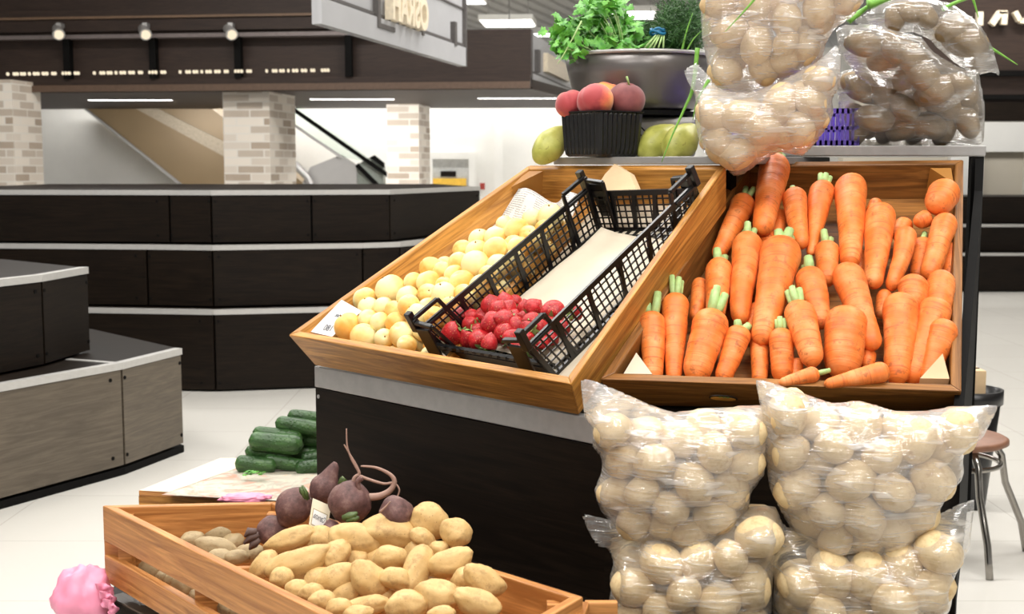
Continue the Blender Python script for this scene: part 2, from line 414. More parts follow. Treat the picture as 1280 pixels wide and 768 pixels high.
# metal deck ceiling: long ridges that run away from the camera to the right
V = []; F = []; zc = 5.6; nr = 150; ang = R_(16.5); dx, dy = math.cos(-ang), math.sin(-ang); ax, ay = math.sin(ang), math.cos(ang)
k = 0
for i in range(nr):
    for (o_, z_) in ((0, 0), (.2, 0), (.25, .07), (.45, .07)):
        u = (i - nr / 2) * .5 + o_
        for s_ in (-22, 60):
            V.append((u * dx + s_ * ax, u * dy + s_ * ay, zc + z_))
for i in range(nr * 4 - 1): F.append((2 * i, 2 * i + 1, 2 * i + 3, 2 * i + 2))
struct(wobj('ceiling', V, F, M['deck'], origin=(0, 0, zc)))
# pale wall behind the stalls, lower than the hall ceiling
WY = 19.0
wall = struct(MB().box((-1.0, WY + .1, 1.5), (24, .2, 3.0)).build('wall_back', M['white_paint']))
# doorway niche with the yellow sign, pilaster, small red box
def onwall(x0, y0, x1, y1, Y, th=.04, mb=None):
    a = at_y(x0, y1, Y); b = at_y(x1, y0, Y)
    mb = mb or MB(); return mb.box(((a[0] + b[0]) / 2, Y - th / 2, (a[2] + b[2]) / 2), (b[0] - a[0], th, b[2] - a[2]))
d1 = struct(onwall(541, 199, 586, 300, WY, .03).build('door_1', plain('grey_door', C(196, 197, 194), .6)))
a = at_y(541, 199, WY); b = at_y(586, 199, WY)
fr = MB()
for xx in (a[0] - .05, b[0] + .05): fr.box((xx, WY - .04, a[2] / 2), (.1, .08, a[2]))
fr.box(((a[0] + b[0]) / 2, WY - .04, a[2] + .05), (b[0] - a[0] + .2, .08, .1))
struct(fr.build('trim_1', M['white_paint']))
s1 = thing('door_sign', 'yellow strip sign with dark plate on the grey door behind the pillars', 'sign', at_y(560, 234, WY - .07))
onwall(540, 223, 583, 233, WY - .035, .02).build('yellow_strip', M['yellow_sign'], s1)
onwall(551, 214, 570, 221, WY - .035, .02).build('dark_plate', M['laminate'], s1)
struct(onwall(618, 120, 628, 330, WY, .12).build('trim_2', M['white_paint']))
tag(onwall(600, 229, 606, 237, WY, .02).build('call_box', M['red_box']), 'tiny red box on the white wall right of the grey door', 'box')
# right-hand wall portion with white frame
WR = 14.6
struct(MB().box((9.8, WR + .3, 1.0), (12, .2, 2.0)).build('wall_right', M['beige_paint']))
fr = MB()
onwall(1205, 153, 1300, 190, WR + .2, .12, fr); onwall(1274, 150, 1300, 330, WR + .2, .14, fr); onwall(1180, 153, 1228, 330, WR + .2, .1, fr)
struct(fr.build('trim_3', M['white_paint']))

# ------------------------------------------------------------------ brick pillars
def pillar(px0, px1, pxs, Yf, ytop, label, side=.5):
    a = at_y(px0, 240, Yf); b = at_y(px1, 240, Yf); zt = at_y(px0, ytop, Yf)[2]
    # side face recedes to the visible right edge
    c = at_y(pxs, 240, Yf + side)
    th = math.atan2(c[0] - b[0], side); w = b[0] - a[0]
    yaw = R_(-8)
    d = np.array([math.cos(yaw), math.sin(yaw)]); m = np.array([-d[1], d[0]])
    P0 = np.array([a[0], Yf]); 
    q = [P0, P0 + d * w, P0 + d * w + m * side, P0 + m * side]
    mb = MB().prism([tuple(x) for x in q], 0, zt)
    return tag(mb.build('brick_pillar', M['brick']), label, 'pillar')
pillar(281, 341, 360, 13.9, 108, 'pale brick pillar standing left of the escalator handrail', .9)
pillar(484, 525, 538, 16.6, 126, 'pale brick pillar between the escalator and the grey door', .7)
pillar(-40, 24, 32, 13.6, 100, 'pale brick pillar at the left edge beside the white wall', .6)

# ------------------------------------------------------------------ canopies with fascia boards
ZB = 2.08
def along(p, q, f): return p * (1 - f) + q * f
cn = thing('stall_canopy', 'long dark brown canopy with lit lettering above the brick pillars', 'canopy', (at_z(330, 111, ZB) * np.array([1, 1, 0]) + np.array([0, 0, ZB])))
fl = at_z(-60, 114, ZB); frr = at_z(663, 108, ZB)
dv = (frr - fl) / np.linalg.norm(frr - fl); nv = np.array([-dv[1], dv[0], 0.])
frx = at_z(578, 108.7, ZB)
def slab(p, q, z0, z1, o0, o1, mb=None):
    mb = mb or MB(); r = []
    for z in (z0, z1):
        for (e, o_) in ((p, o0), (q, o0), (q, o1), (p, o1)):
            v = e + nv * o_; r.append(np.array([v[0], v[1], z]))
    return mb.hexa([r[0], r[1], r[2], r[3], r[4], r[5], r[6], r[7]])
def zf(y, P): return EYE + (HOR - y) / FPX * dep(P) / math.cos(PIT) * 1.0
def zfas(y, x=330):   # height of a pixel row on the fascia plane
    return at_pl(x, y, fl, nv)[2]
slab(fl, frx, ZB, 3.5, .10, .22).build('fascia_board', M['fascia'], cn)
slab(frx, frr, ZB, zfas(36, 620), .05, .22).build('end_fascia_board', M['fascia'], cn)
slab(fl, frr, ZB, zfas(97), 0, .16).build('lower_beam', M['fascia'], cn)
slab(fl, frr, ZB - .02, ZB + .05, -.03, .0).build('lower_lip', plain('lip_brown', C(92, 72, 58), .5), cn)
slab(fl, frx, zfas(36), zfas(8), .03, .12).build('upper_beam', M['fascia'], cn)
slab(fl, frx, zfas(20), zfas(17), .0, .04).build('beam_moulding', plain('moulding_brown', C(110, 86, 66), .5), cn)
slab(fl, along(fl, frx, .83), zfas(46), zfas(41), -.06, .02).build('steel_rail', plain('canopy_rail', C(128, 118, 116), .4, .5), cn)
for px in (85, 192, 298, 436):
    p = at_pl(px, 90, fl, nv)
    MB().box((p[0], p[1] + .02, (zfas(97) + zfas(46)) / 2), (.07, .12, zfas(46) - zfas(97))).build('panel_divider', M['black_frame'], cn)
for px in (80, 187, 293):
    p = at_pl(px, 40, fl, nv); so = MB()
    so.tube([p + np.array([-.06, -.04, .03]), p + np.array([-.02, -.13, .0]), p + np.array([.02, -.22, -.05])], [.05, .055, .065], 14)
    so.box(p + np.array([-.02, -.05, .06]), (.05, .12, .05))
    sp_ = so.build('spotlight', M['steel'], cn)
    MB().tube([p + np.array([.02, -.222, -.051]), p + np.array([.021, -.226, -.053])], .05, 14).build('lamp_glass', M['led'], sp_)
# raised lettering seen edge-on: rows of short warm lit bars, repeated per panel
runs = [(10, 13), (18, 25), (27, 34), (37, 40), (43, 51), (54, 62), (66, 72), (79, 90), (94, 101)]
for base, lim in ((0, 106), (108, 106), (215, 106), (323, 97)):
    for (x0, x1) in runs:
        if x1 > lim: continue
        p = at_pl(base + x0, 93 - (base + x0) * .012, fl, nv); q = at_pl(base + x1, 93 - (base + x1) * .012, fl, nv)
        nn = max(1, int(round((x1 - x0) / 4)))
        for j in range(nn):
            c = along(p, q, (j + .5) / nn) - nv * .03
            bevel(MB().box(c, (np.linalg.norm(q - p) / nn * .85, .05, .036)).build('lit_letter', M['led'], cn), .012, 3)
# soffit
ZS = 2.062; sl = at_z(-80, 137, ZS); sr = at_z(760, 135, ZS)
so = MB(); _o = nv * .16
so.hexa([np.array([*fl[:2], ZS]) + _o, np.array([*frr[:2], ZS]) + _o, np.array([*sr[:2], ZS]), np.array([*sl[:2], ZS]), np.array([*fl[:2], ZS + .1]) + _o, np.array([*frr[:2], ZS + .1]) + _o, np.array([*sr[:2], ZS + .1]), np.array([*sl[:2], ZS + .1])])
so.build('soffit', M['fascia'], cn)

def side_sign(pa, pb, ztop, label, letters, lx, panel_px):
    """grey sign board running away from the camera; pa, pb: pixels of its bottom edge"""
    a = at_z(pa[0], pa[1], ZB); b = at_z(pb[0], pb[1], ZB); d = (b - a) / np.linalg.norm(b - a); n = np.array([-d[1], d[0], 0.])   # points left, away from the face we see
    L = np.linalg.norm(b - a)
    t = thing('hanging_sign', label, 'sign', a)
    def blk(s0, s1, z0, z1, o0, o1):
        r = []
        for z in (z0, z1):
            for (s_, o_) in ((s0, o0), (s1, o0), (s1, o1), (s0, o1)): v = a + d * s_ + n * o_; r.append(np.array([v[0], v[1], z]))
        return r
    MB().hexa(blk(0, L, ZB, ztop, 0, .035)).build('board', M['grey_panel'], t)
    MB().hexa(blk(-.02, L + .02, ZB + .16, ZB + .18, -.015, 0)).build('groove', M['dark_line'], t)
    MB().hexa(blk(-.01, L + .02, ZB, ZB + .15, -.03, 0)).build('bottom_lip', M['grey_panel'], t)
    MB().hexa(blk(L, L + .04, ZB, ztop, -.03, .035)).build('end_cap', M['dark_line'], t)
    return t, a, d, n, L, blk
t, a, d, n, L, blk = side_sign((397, 30), (578, 83), 3.1, 'large grey sign board with cream mirror-reading letters above the dark counters', 'x', 0, 0)
nf = -n
def on_sign(px, py): return at_pl(px, py, a, n)
# plate the letters stand on, letters and little brackets
q0 = on_sign(466, 24); q1 = on_sign(520, 42)
s0 = np.dot(q0 - a, d); s1 = np.dot(q1 - a, d)
z0 = on_sign(480, 27)[2]
MB().hexa(blk(s0, s0 + .05, z0 - .03, 3.0, -.04, 0)).build('bracket', M['dark_line'], t)
MB().hexa(blk(s0, s0 + .35, z0 - .06, z0 - .03, -.04, 0)).build('bracket', M['dark_line'], t)
e0 = np.dot(on_sign(563, 30) - a, d)
MB().hexa(blk(e0, e0 + .06, on_sign(563, 57)[2], on_sign(563, 27)[2], -.04, 0)).build('bracket', M['dark_line'], t)
c0 = np.dot(on_sign(522, 40) - a, d)
MB().hexa(blk(c0, c0 + .05, on_sign(522, 44)[2], on_sign(522, 36)[2], -.04, 0)).build('bracket', M['dark_line'], t)
MB().hexa(blk(.05, L, on_sign(578, 12)[2] , on_sign(578, 10)[2], -.012, 0)).build('groove', M['dark_line'], t)

def text_mesh(txt, size, ext=.0, bold=0.):
    cu = bpy.data.curves.new('lettering', 'FONT'); cu.body = txt; cu.size = size; cu.extrude = ext; cu.offset = bold; cu.align_x = 'CENTER'; cu.align_y = 'CENTER'
    ob = bpy.data.objects.new('tmp_text', cu); COL.objects.link(ob)
    dg = bpy.context.evaluated_depsgraph_get(); me = bpy.data.meshes.new_from_object(ob.evaluated_get(dg))
    V = np.array([v.co[:] for v in me.vertices]); F = [tuple(p.vertices) for p in me.polygons]
    bpy.data.objects.remove(ob); bpy.data.meshes.remove(me); return V, F
def letters(txt, P, ex, ey, w, h, ext, mat, parent, name='lettering', mirror=True, bold=0.):
    """flat lettering centred at P, ex/ey world axes, fitted to w x h metres"""
    V, F = text_mesh(txt, 1., .02, bold)
    c = (V.max(0) + V.min(0)) / 2; e = V.max(0) - V.min(0); V = (V - c) / np.where(e > 0, e, 1)
    ex = np.asarray(ex, float); ey = np.asarray(ey, float); n3 = np.cross(ex, ey); n3 = n3 / np.linalg.norm(n3)
    sx = -1 if mirror else 1
    W = np.asarray(P) + np.outer(V[:, 0] * sx * w, ex) + np.outer(V[:, 1] * h, ey) + np.outer(V[:, 2] * ext, n3)
    if mirror: F = [f[::-1] for f in F]
    return wobj(name, W, F, mat, parent)
pc = on_sign(501, 14); pl_ = on_sign(478, 20); pr = on_sign(523, 30)
zt = on_sign(501, -9)[2]; zbm = on_sign(501, 33)[2]
letters('OSRAH', np.array([pc[0], pc[1], (zt + zbm) / 2]) + nf * .05, d, (0, 0, 1), np.linalg.norm((pr - pl_)[:2]), zt - zbm, .06, M['cream_letter'], t, bold=.03)
# second sign
t2, a, d, n, L, blk = side_sign((663, 110), (742, 139), at_pl(663, 40, at_z(663, 110, ZB), np.array([.2, 1, 0]))[2], 'smaller grey sign board with a cream plate behind the herb basin', 'x', 0, 0)
q0 = on_sign(679, 90); q1 = on_sign(707, 100)
s0, s1 = np.dot(q0 - a, d), np.dot(q1 - a, d)
MB().hexa(blk(s0, s1, on_sign(693, 96)[2], on_sign(693, 74)[2], -.05, 0)).build('cream_plate', M['cream_letter'], t2)
s3 = np.dot(on_sign(668, 90) - a, d)
MB().hexa(blk(s3, s3 + .12, on_sign(668, 90)[2], on_sign(668, 62)[2], -.05, 0)).build('bracket', M['dark_line'], t2)

# right canopy
cr = thing('side_canopy', 'dark brown canopy board with cream letters at the right edge', 'canopy', at_y(1260, 152, 12.))
def rb(y0, y1, Y, th, m, nm):
    a = at_y(1150, y1, Y); b = at_y(1420, y0, Y)
    return MB().box(((a[0] + b[0]) / 2, Y + th / 2, (a[2] + b[2]) / 2), (b[0] - a[0], th, b[2] - a[2])).build(nm, m, cr)
rb(-60, 151, 12., .3, M['fascia'], 'fascia_board'); rb(88, 95, 11.93, .07, M['black_frame'], 'ridge'); rb(118, 124, 11.94, .06, M['black_frame'], 'ridge'); rb(128, 151, 11.95, .05, M['laminate'], 'lower_beam')
def bar_letter(pts, w):
    mb = MB(); 
    for i in range(len(pts) - 1):
        p = at_y(pts[i][0], pts[i][1], 11.96); q = at_y(pts[i + 1][0], pts[i + 1][1], 11.96)
        mb.bar(p, q, .06, w * 11.96 / FPX, up=np.cross((q - p) / np.linalg.norm(q - p), (0, 1, 0)))
    return mb.build('letter', M['cream_letter'], cr)
bar_letter([(1224.5, 15), (1224, 32)], 7); bar_letter([(1250, 15), (1239, 31)], 7); bar_letter([(1255, 15), (1254, 31)], 7); bar_letter([(1248, 15.5), (1258, 15.5)], 4)
bar_letter([(1268, 15), (1274, 26), (1281, 27), (1285, 22)], 6)

# ------------------------------------------------------------------ escalator
es = thing('escalator', 'brown and grey escalator sloping down behind the brick pillars', 'escalator', at_y(300, 240, 17.6) * np.array([1, 1, 0]))
def inY(pts, Y): return [at_y(x, y, Y) for x, y in pts]
def plate(pts, Y, th, mat, name, par):
    P = inY(pts, Y); n = len(P); V = [p for p in P] + [p + np.array([0, th, 0]) for p in P]
    F = [tuple(range(n - 1, -1, -1)), tuple(range(n, 2 * n))] + [(i, (i + 1) % n, n + (i + 1) % n, n + i) for i in range(n)]
    return wobj(name, V, F, mat, par)
plate([(84, 120), (245, 120), (390, 238), (232, 238)], 17.9, .9, M['brown_veneer'], 'side_cladding', es)
plate([(84, 120), (88, 120), (237, 238), (232, 238)], 17.85, .06, M['grey_metal'], 'lower_edge', es)
plate([(140, 120), (165, 120), (310, 192), (310, 212)], 17.87, .04, plain('light_cladding', C(184, 170, 148), .4, .2), 'cladding_stripe', es)
plate([(374, 238), (388, 209), (425, 194), (446, 208), (446, 238)], 17.2, .3, M['grey_metal'], 'landing_panel', es)
plate([(446, 238), (446, 206), (462, 197), (479, 208), (479, 238)], 17.25, .3, plain('grey_green_panel', C(140, 146, 138), .4, .2), 'landing_panel', es)
def railing(pts, r, Y, nm, mat): return MB().tube(inY(pts, Y), r, 8).build(nm, mat, es)
railing([(350, 125), (400, 160), (460, 202), (515, 240)], .028, 17.1, 'handrail', M['black_frame'])
railing([(350, 144), (390, 172), (426, 196)], .018, 17.1, 'lower_handrail', M['grey_metal'])
railing([(340, 178), (385, 222), (392, 238)], .05, 17.15, 'skirt_edge', M['steel'])
railing([(446, 206), (470, 230), (480, 240)], .03, 17.1, 'skirt_edge', M['black_frame'])
plate([(462, 197), (468, 194), (480, 204), (480, 210)], 17.1, .1, M['black_frame'], 'newel_cap', es)
plate([(352, 124), (365, 124), (470, 205), (426, 196), (352, 144)], 17.3, .02, M['glass'], 'balustrade_glass', es)

# ------------------------------------------------------------------ dark stepped islands
def island_tier(root, pts, z0, z1, inset_back, mats, trim=True, seams=(), back=None):
    """pts: front polyline (left to right, camera side) of the tier; panels are separate parts"""
    pts = [np.array(p, float) for p in pts]
    back = [np.array(p, float) for p in back]
    poly = [tuple(p) for p in pts] + [tuple(p) for p in back]
    MB().prism(poly, z1 - .025, z1).build('worktop', M['laminate'], root)
    ctr = np.mean(poly, axis=0); nF = []
    for i, p in enumerate(pts):                                     # dark filler added behind the panels so no light shows through the seams
        v = pts[min(i + 1, len(pts) - 1)] - pts[max(i - 1, 0)]; v = v / np.linalg.norm(v); nF.append(tuple(p + np.array([-v[1], v[0]]) * .035 + (v * .03 if i == 0 else -v * .03 if i == len(pts) - 1 else 0)))
    MB().prism(nF + [tuple(p * .97 + ctr * .03) for p in back], z0 + .004, z1 - .03).build('gap_filler', M['black_frame'], root)
    for i in range(len(pts) - 1):
        p, q = pts[i], pts[i + 1]; d = (q - p) / np.linalg.norm(q - p); m = np.array([-d[1], d[0]])
        p2, q2 = p + d * .006, q - d * .006
        r = []
        for z in (z0 + .012, z1 - .026):
            for v in (p2, q2, q2 + m * .02, p2 + m * .02): r.append(np.array([v[0], v[1], z]))
        pan = MB().hexa(r).build('panel', mats[i], root)
        # screw heads in the panel corners
        for (f, z) in ((.04, z0 + .05), (.96, z0 + .05), (.04, z1 - .06), (.96, z1 - .06)):
            c = p * (1 - f) + q * f - m * .003
            MB().tube([np.array([c[0] + m[0] * .004, c[1] + m[1] * .004, z]), np.array([c[0], c[1], z])], .008, 8).build('screw', M['black_frame'], pan)
        if trim:
            r = []
            for z in (z1 - .024, z1 + .004):
                for v in (p - m * .004, q - m * .004, q + m * .035, p + m * .035): r.append(np.array([v[0], v[1], z]))
            MB().hexa(r).build('edge_trim', M['steel_white'], root)
def P2(x, y, z): v = at_z(x, y, z); return (v[0], v[1])

il = thing('stepped_counter', 'empty two-tier stepped counter with glare-lightened lower panels at left', 'counter', (-2.2, 4.8, 0))
LA, LB, LC, LD = (-2.35, 3.75), (-1.585, 5.14), (-1.450, 5.56), (-2.07, 6.26)
island_tier(il, [LA, LB, LC], 0.03, .46, 0, [M['laminate_glare']] * 2, back=[LD, (-4.4, 7.2), (-4.4, 3.75)])
MB().prism([LA, LB, LC, LD, (-4.4, 7.2), (-4.4, 3.75)], .0, .03).build('plinth', M['black_frame'], il)
dT = np.array(LC) - np.array(LD)
island_tier(il, [(-2.22, 4.15), (-1.866, 5.06), (-1.815, 5.46)], .46, .825, 0, [M['laminate']] * 2, back=[(-2.4, 6.0), (-4.0, 6.8), (-4.0, 4.15)])
MB().bar((LB[0] - .01, LB[1], .461), (-1.84, 5.25, .461), .03, .004).build('worktop_joint', M['steel_white'], il)

ib = thing('stepped_counter', 'empty three-tier dark stepped counter in front of the brick pillars', 'counter', (-1.7, 8.2, 0))
def bk(tier, xs, Y0):  # front polyline from pixel columns
    return [(at_y(x, 300, Y)[0], Y) for x, Y in xs]
fr1 = bk(1, [(-160, 7.35), (265, 7.08), (395, 7.2), (475, 7.32), (640, 8.6)], 0)
fr2 = bk(2, [(-160, 7.47), (183, 7.27), (265, 7.20), (453, 7.40), (500, 7.52), (640, 8.9)], 0)
fr3 = bk(3, [(-160, 7.60), (213, 7.40), (265, 7.36), (390, 7.48), (488, 7.60), (600, 9.0)], 0)
lam = M['laminate']
def bpoly(f): return [(f[-1][0] - .4, 10.6), (f[0][0], 10.6)]
island_tier(ib, fr1, .0, .46, 0, [lam] * 4, back=bpoly(fr1)); island_tier(ib, fr2, .46, .812, 0, [lam] * 5, back=bpoly(fr2)); island_tier(ib, fr3, .812, 1.118, 0, [lam] * 5, back=bpoly(fr3))

ir = thing('stepped_counter', 'dark stepped counter with pale edge strips at the far right', 'counter', (5.5, 13.5, 0))
def yz(y, Y): return at_y(1250, y, Y)[2]
island_tier(ir, [(3.6, 12.9), (5.6, 12.9), (8.5, 12.9)], 0, yz(317, 12.9), 0, [lam] * 2, back=[(8.5, 14.2), (3.6, 14.2)])
island_tier(ir, [(3.7, 13.05), (5.7, 13.05), (8.5, 13.05)], yz(317, 12.9), yz(281, 13.05), 0, [lam] * 2, back=[(8.5, 14.2), (3.7, 14.2)])
island_tier(ir, [(3.8, 13.2), (5.8, 13.2), (8.5, 13.2)], yz(281, 13.05), yz(246, 13.2), 0, [lam] * 2, trim=False, back=[(8.5, 14.2), (3.8, 14.2)])

# ------------------------------------------------------------------ lights: ceiling fixtures, some of them added and unseen
LP = 122.
def lamp_panel(x, y, z, w, l, yaw, power, label, tilt=0.):
    t = thing('ceiling_light', label, 'lamp', (x, y, z), 'ceiling lights')
    c, s_ = math.cos(yaw), math.sin(yaw)
    def pol(w, l, z0, z1, nm, mat):
        q = [(x + a_ * c - b_ * s_, y + a_ * s_ + b_ * c) for a_, b_ in ((-w / 2, -l / 2), (w / 2, -l / 2), (w / 2, l / 2), (-w / 2, l / 2))]
        return MB().prism(q, z0, z1).build(nm, mat, t)
    pol(w + .06, l + .06, z + .012, z + (.10 if z > 2.5 else .05), 'housing', M['white_paint']); pol(w, l, z, z + .012, 'diffuser', M['lamp'])
    for e in ((-.4, .4) if z > 2.5 else ()): MB().tube([(x + e * w * c, y + e * w * s_, z + .1), (x + e * w * c, y + e * w * s_, zc)], .008, 6).build('suspension_wire', M['steel'], t)
    ld = bpy.data.lights.new('lamp_light', 'AREA'); ld.shape = 'RECTANGLE'; ld.size = w; ld.size_y = l; ld.energy = power; ld.color = (1, .975, .94)
    lo = bpy.data.objects.new('lamp_light', ld); COL.objects.link(lo); lo.parent = t; lo.location = (0, 0, -.01); lo.rotation_euler = (tilt, 0, yaw)
    return t
for (x, y, p, lb) in ((-1.8, -2.6, LP * 1.1, 'added unseen ceiling light hung behind the viewer at left'), (2.0, -2.4, LP * 1.1, 'added unseen ceiling light hung behind the viewer at right'), (-1.5, 1.0, LP * .9, 'long white ceiling light hung overhead left of the stand'), (1.8, 1.2, LP * .9, 'long white ceiling light hung overhead right of the stand'),  # pair behind the viewer is unseen, added for more frontal light
                      (-.4, 4.6, LP, 'long white ceiling light hung behind the produce stand'), (3.0, 5.2, LP, 'long white ceiling light hung over the right aisle'),
                      (-3.6, 5.0, LP, 'long white ceiling light hung over the left counter'), (-3.2, 10.0, LP * 1.25, 'long white ceiling light hung over the three-tier counter'), (.8, 10.0, LP * 1.1, 'long white ceiling light hung between the canopies'), (4.4, 10.6, LP * 1.3, 'long white ceiling light hung in front of the right canopy'),
                      (-4.2, 25., LP * 3, 'added unseen ceiling light far behind the long dark canopy'), (-4.6, 34., LP * 3, 'farthest added unseen ceiling light behind the dark canopy')):  # far pair is unseen, added to brighten the distant ceiling
    lamp_panel(x, y, 4.6, 2.6, .5, R_(-12), p, lb)
for k, (x, y) in enumerate(((-4.6, 15.6), (-1.9, 15.4), (.1, 15.2))):  # no lamps known here, added to lighten the dark escalator panels
    lamp_panel(x, y, ZS - .003, 1.0, .07, 0, 42, 'added flat fill light under the long dark canopy, %s from the left' % ORD[k], R_(32))
for (px, py, Y, w, lb) in ((635, 30, 21., .80, 'white ceiling light strip just above the canopy end'), (590, 1, 22., .36, 'white ceiling light strip cut by the top edge'), (792, 20, 20., .62, 'white ceiling light seen between the parsley and dill')):
    p = at_y(px, py, Y); lamp_panel(p[0], p[1], p[2], w, .9, R_(-5), 60, lb)
for (x, y, lb) in ((-5., 18.3, 'added unseen strip light over the back wall at left'), (-2., 18.3, 'added unseen strip light over the back wall behind the brick pillar'), (1., 18.3, 'added unseen strip light over the back wall right of the grey door')):  # unseen washers added to brighten the back wall
    lamp_panel(x, y, 3.1, 2.6, .25, 0, 85, lb, R_(35))
lamp_panel(5.6, 12.75, 2.6, 2., .25, 0, 25, 'white strip light behind the right canopy')
w = bpy.data.worlds.new('hall_light'); sc.world = w; w.use_nodes = True
w.node_tree.nodes['Background'].inputs['Color'].default_value = (1, .985, .96, 1); w.node_tree.nodes['Background'].inputs['Strength'].default_value = .52
# ------------------------------------------------------------------ produce stand (stepped, with tilted crates)
class Fr:
    """frame of a tilted crate: s along its front, t up the incline, n off the floor"""
    def __init__(s, A, B, th):
        s.P = A; s.d = (B - A) / np.linalg.norm(B - A); s.m = np.array([-s.d[1], s.d[0], 0.])
        c, q = math.cos(R_(th)), math.sin(R_(th)); s.t = s.m * c + np.array([0, 0, q]); s.n = -s.m * q + np.array([0, 0, c])
    def w(s, a, b, h): return s.P + s.d * a + s.t * b + s.n * h
    def px(s, x, y, h): return at_pl(x, y, s.P + s.n * h, s.n)
    def loc(s, W): v = np.asarray(W) - s.P; return float(v @ s.d), float(v @ s.t), float(v @ s.n)
Z1, Z2 = .46, .80
FA = Fr(at_z(394, 457, Z2), at_z(728, 520, Z2), 33)
FC = Fr(at_z(765, 507, Z2), at_z(1200, 515, Z2), 33)

cA = at_z(394, 457, Z2); cB = at_z(757, 525, Z2)          # upper tier left face
cA[2] = cB[2] = 0
dA = (cB - cA) / np.linalg.norm(cB - cA); mA = np.array([-dA[1], dA[0], 0])
dC = FC.d; mC = FC.m
cB2 = cB.copy(); cD = cB2 + dC * .622                        # right face end (black side)
st = thing('produce_stand', 'dark stepped market stand with steel strip edges carrying the tilted crates', 'stand', (.2, 2.7, 0))
def wallbox(p, q, z0, z1, th, inn):
    r = []
    for z in (z0, z1):
        for v in (p, q, q + inn * th, p + inn * th): r.append(np.array([v[0], v[1], z]))
    return r
pn = MB().hexa(wallbox(cA, cB, Z1, Z2 - .052, .02, mA)).build('left_panel', M['laminate'], st)
for px, py in ((398.5, 496), (745, 553)):
    c = at_pl(px, py, cA, mA); MB().tube([c + mA * .002, c - mA * .002], .0045, 10).build('screw', M['steel'] if px < 500 else M['black_frame'], pn)
MB().hexa(wallbox(cB, cD, Z1, Z2 - .052, .02, mC)).build('right_panel', M['laminate'], st)
bevel(MB().hexa(wallbox(cA - dA * .004, cB, Z2 - .05, Z2 - .002, .024, mA)).build('steel_strip', M['steel'], st), .002)
bevel(MB().hexa(wallbox(cB, cD, Z2 - .05, Z2 - .002, .024, mC)).build('steel_strip', M['steel'], st), .002)
# left end of the upper tier and the shelves behind
backA = cA + mA * .62; backD = cD * (1 + .7 / np.linalg.norm(cD)); mid = cB + (mA + mC) / np.linalg.norm(mA + mC) * .7
def p2(v): return (v[0], v[1])
MB().prism([p2(cA + mA * .026), p2(cB + (mA + mC) * .014), p2(cD + mC * .026), p2(backD), p2(backA)], Z2 - .03, Z2 - .004).build('middle_shelf', M['laminate'], st)
MB().hexa(wallbox(cA + mA * .02, backA, Z1, Z2 - .03, .02, dA)).build('end_panel', M['laminate'], st)
# inner top tier
iA = FA.w(.20, 0, 0) + FA.m * .62; iB = FA.w(.70, 0, 0) + FA.m * .62
kB = FC.w(.30, 0, 0) + FC.m * .64; kD = FC.w(.745, 0, 0) + FC.m * .64
top_l, top_r = 1.275, 1.300
MB().hexa(wallbox(iA, iB, Z2, top_l - .03, .02, FA.m)).build('riser_panel', M['laminate'], st)
MB().hexa(wallbox(kB, kD, Z2, top_r - .04, .02, FC.m)).build('riser_panel', M['laminate'], st)
# steel topped shelves
q0 = at_z(690, 203, top_l); qd = np.array([FA.d[0], FA.d[1], 0])
P0 = FA.w(.215, .665, .10); 
def shelf(p, q, z0, z1, inn, dpt, nm, mat):
    return bevel(MB().hexa(wallbox(p, q, z0, z1, dpt, inn)).build(nm, mat, st), .002)
def hline(fr, t_, x):            # point on the level line behind a crate (plan), at pixel column x
    p = fr.w(0, t_, .09); q = p + fr.d; k = (x - 640) / FPX * 1.0
    # plan: X = k' * Y with k' from the camera (level ray)
    kk = k / math.cos(PIT) / (1 + 0 * k)
    u = (kk * p[1] - p[0]) / (fr.d[0] - kk * fr.d[1]); v = p + fr.d * u; return np.array([v[0], v[1], 0.])
sA, sB = hline(FA, .692, 691), hline(FA, .692, 905)
sC0, sD = hline(FC, .735, 905), hline(FC, .735, 1225); dS = FC.d; mS = FC.m
shelf(sA, sB, 1.258, 1.275, FA.m, .40, 'top_shelf', M['steel'])
shelf(sC0, sD, 1.277, 1.300, mS, .46, 'top_shelf', M['steel'])
# black side frame on the right: post under the shelf plus side board of the lower part
dp = sD - dS * .004
rad = np.array([dp[0], dp[1], 0]); rad /= np.linalg.norm(rad)
MB().hexa(wallbox(dp - dS * .026, dp, Z1, 1.276, .03, mS)).build('corner_post', M['black_frame'], st)
ps = np.array([cD[0], cD[1], 0])
prof = [(ps, Z1), (ps, Z2 + .0), (dp - rad * .05, 1.20), (dp + mS * .004, 1.276), (dp + rad * .42, 1.276), (dp + rad * .42, Z1)]
V = [np.array([p[0], p[1], z]) for p, z in prof]; V += [v - dC * .018 for v in V]
n = len(prof); F = [tuple(range(n)), tuple(range(2 * n - 1, n - 1, -1))] + [(i, n + i, n + (i + 1) % n, (i + 1) % n) for i in range(n)]
wobj('side_board', V, F, M['black_frame'], st)
# lower tier
L1 = at_z(136, 748, Z1); L1[2] = 0
lf = L1 + dA * 1.05; 
kk_ = .3585; cut = lf + dC * ((kk_ * lf[1] - lf[0]) / (dC[0] - kk_ * dC[1])); rdir = cut / np.linalg.norm(cut)
Lb = L1 + mA * 1.0 + dA * .0
pol = [p2(L1), p2(lf), p2(cut), p2(cut + rdir * 1.5), p2(cA + mA * 1.0 + dA * .5), p2(at_z(188, 628, Z1))]
MB().prism(pol, Z1 - .03, Z1).build('lower_shelf', M['laminate'], st)
MB().prism([tuple(np.array(p) * .975 + np.array([-.002, .06])) for p in pol], 0, Z1 - .03).build('plinth', M['laminate'], st)
MB().hexa(wallbox(L1 - dA * .002, lf, Z1 - .022, Z1 + .003, .03, mA)).build('edge_trim', M['laminate_glare'], st)

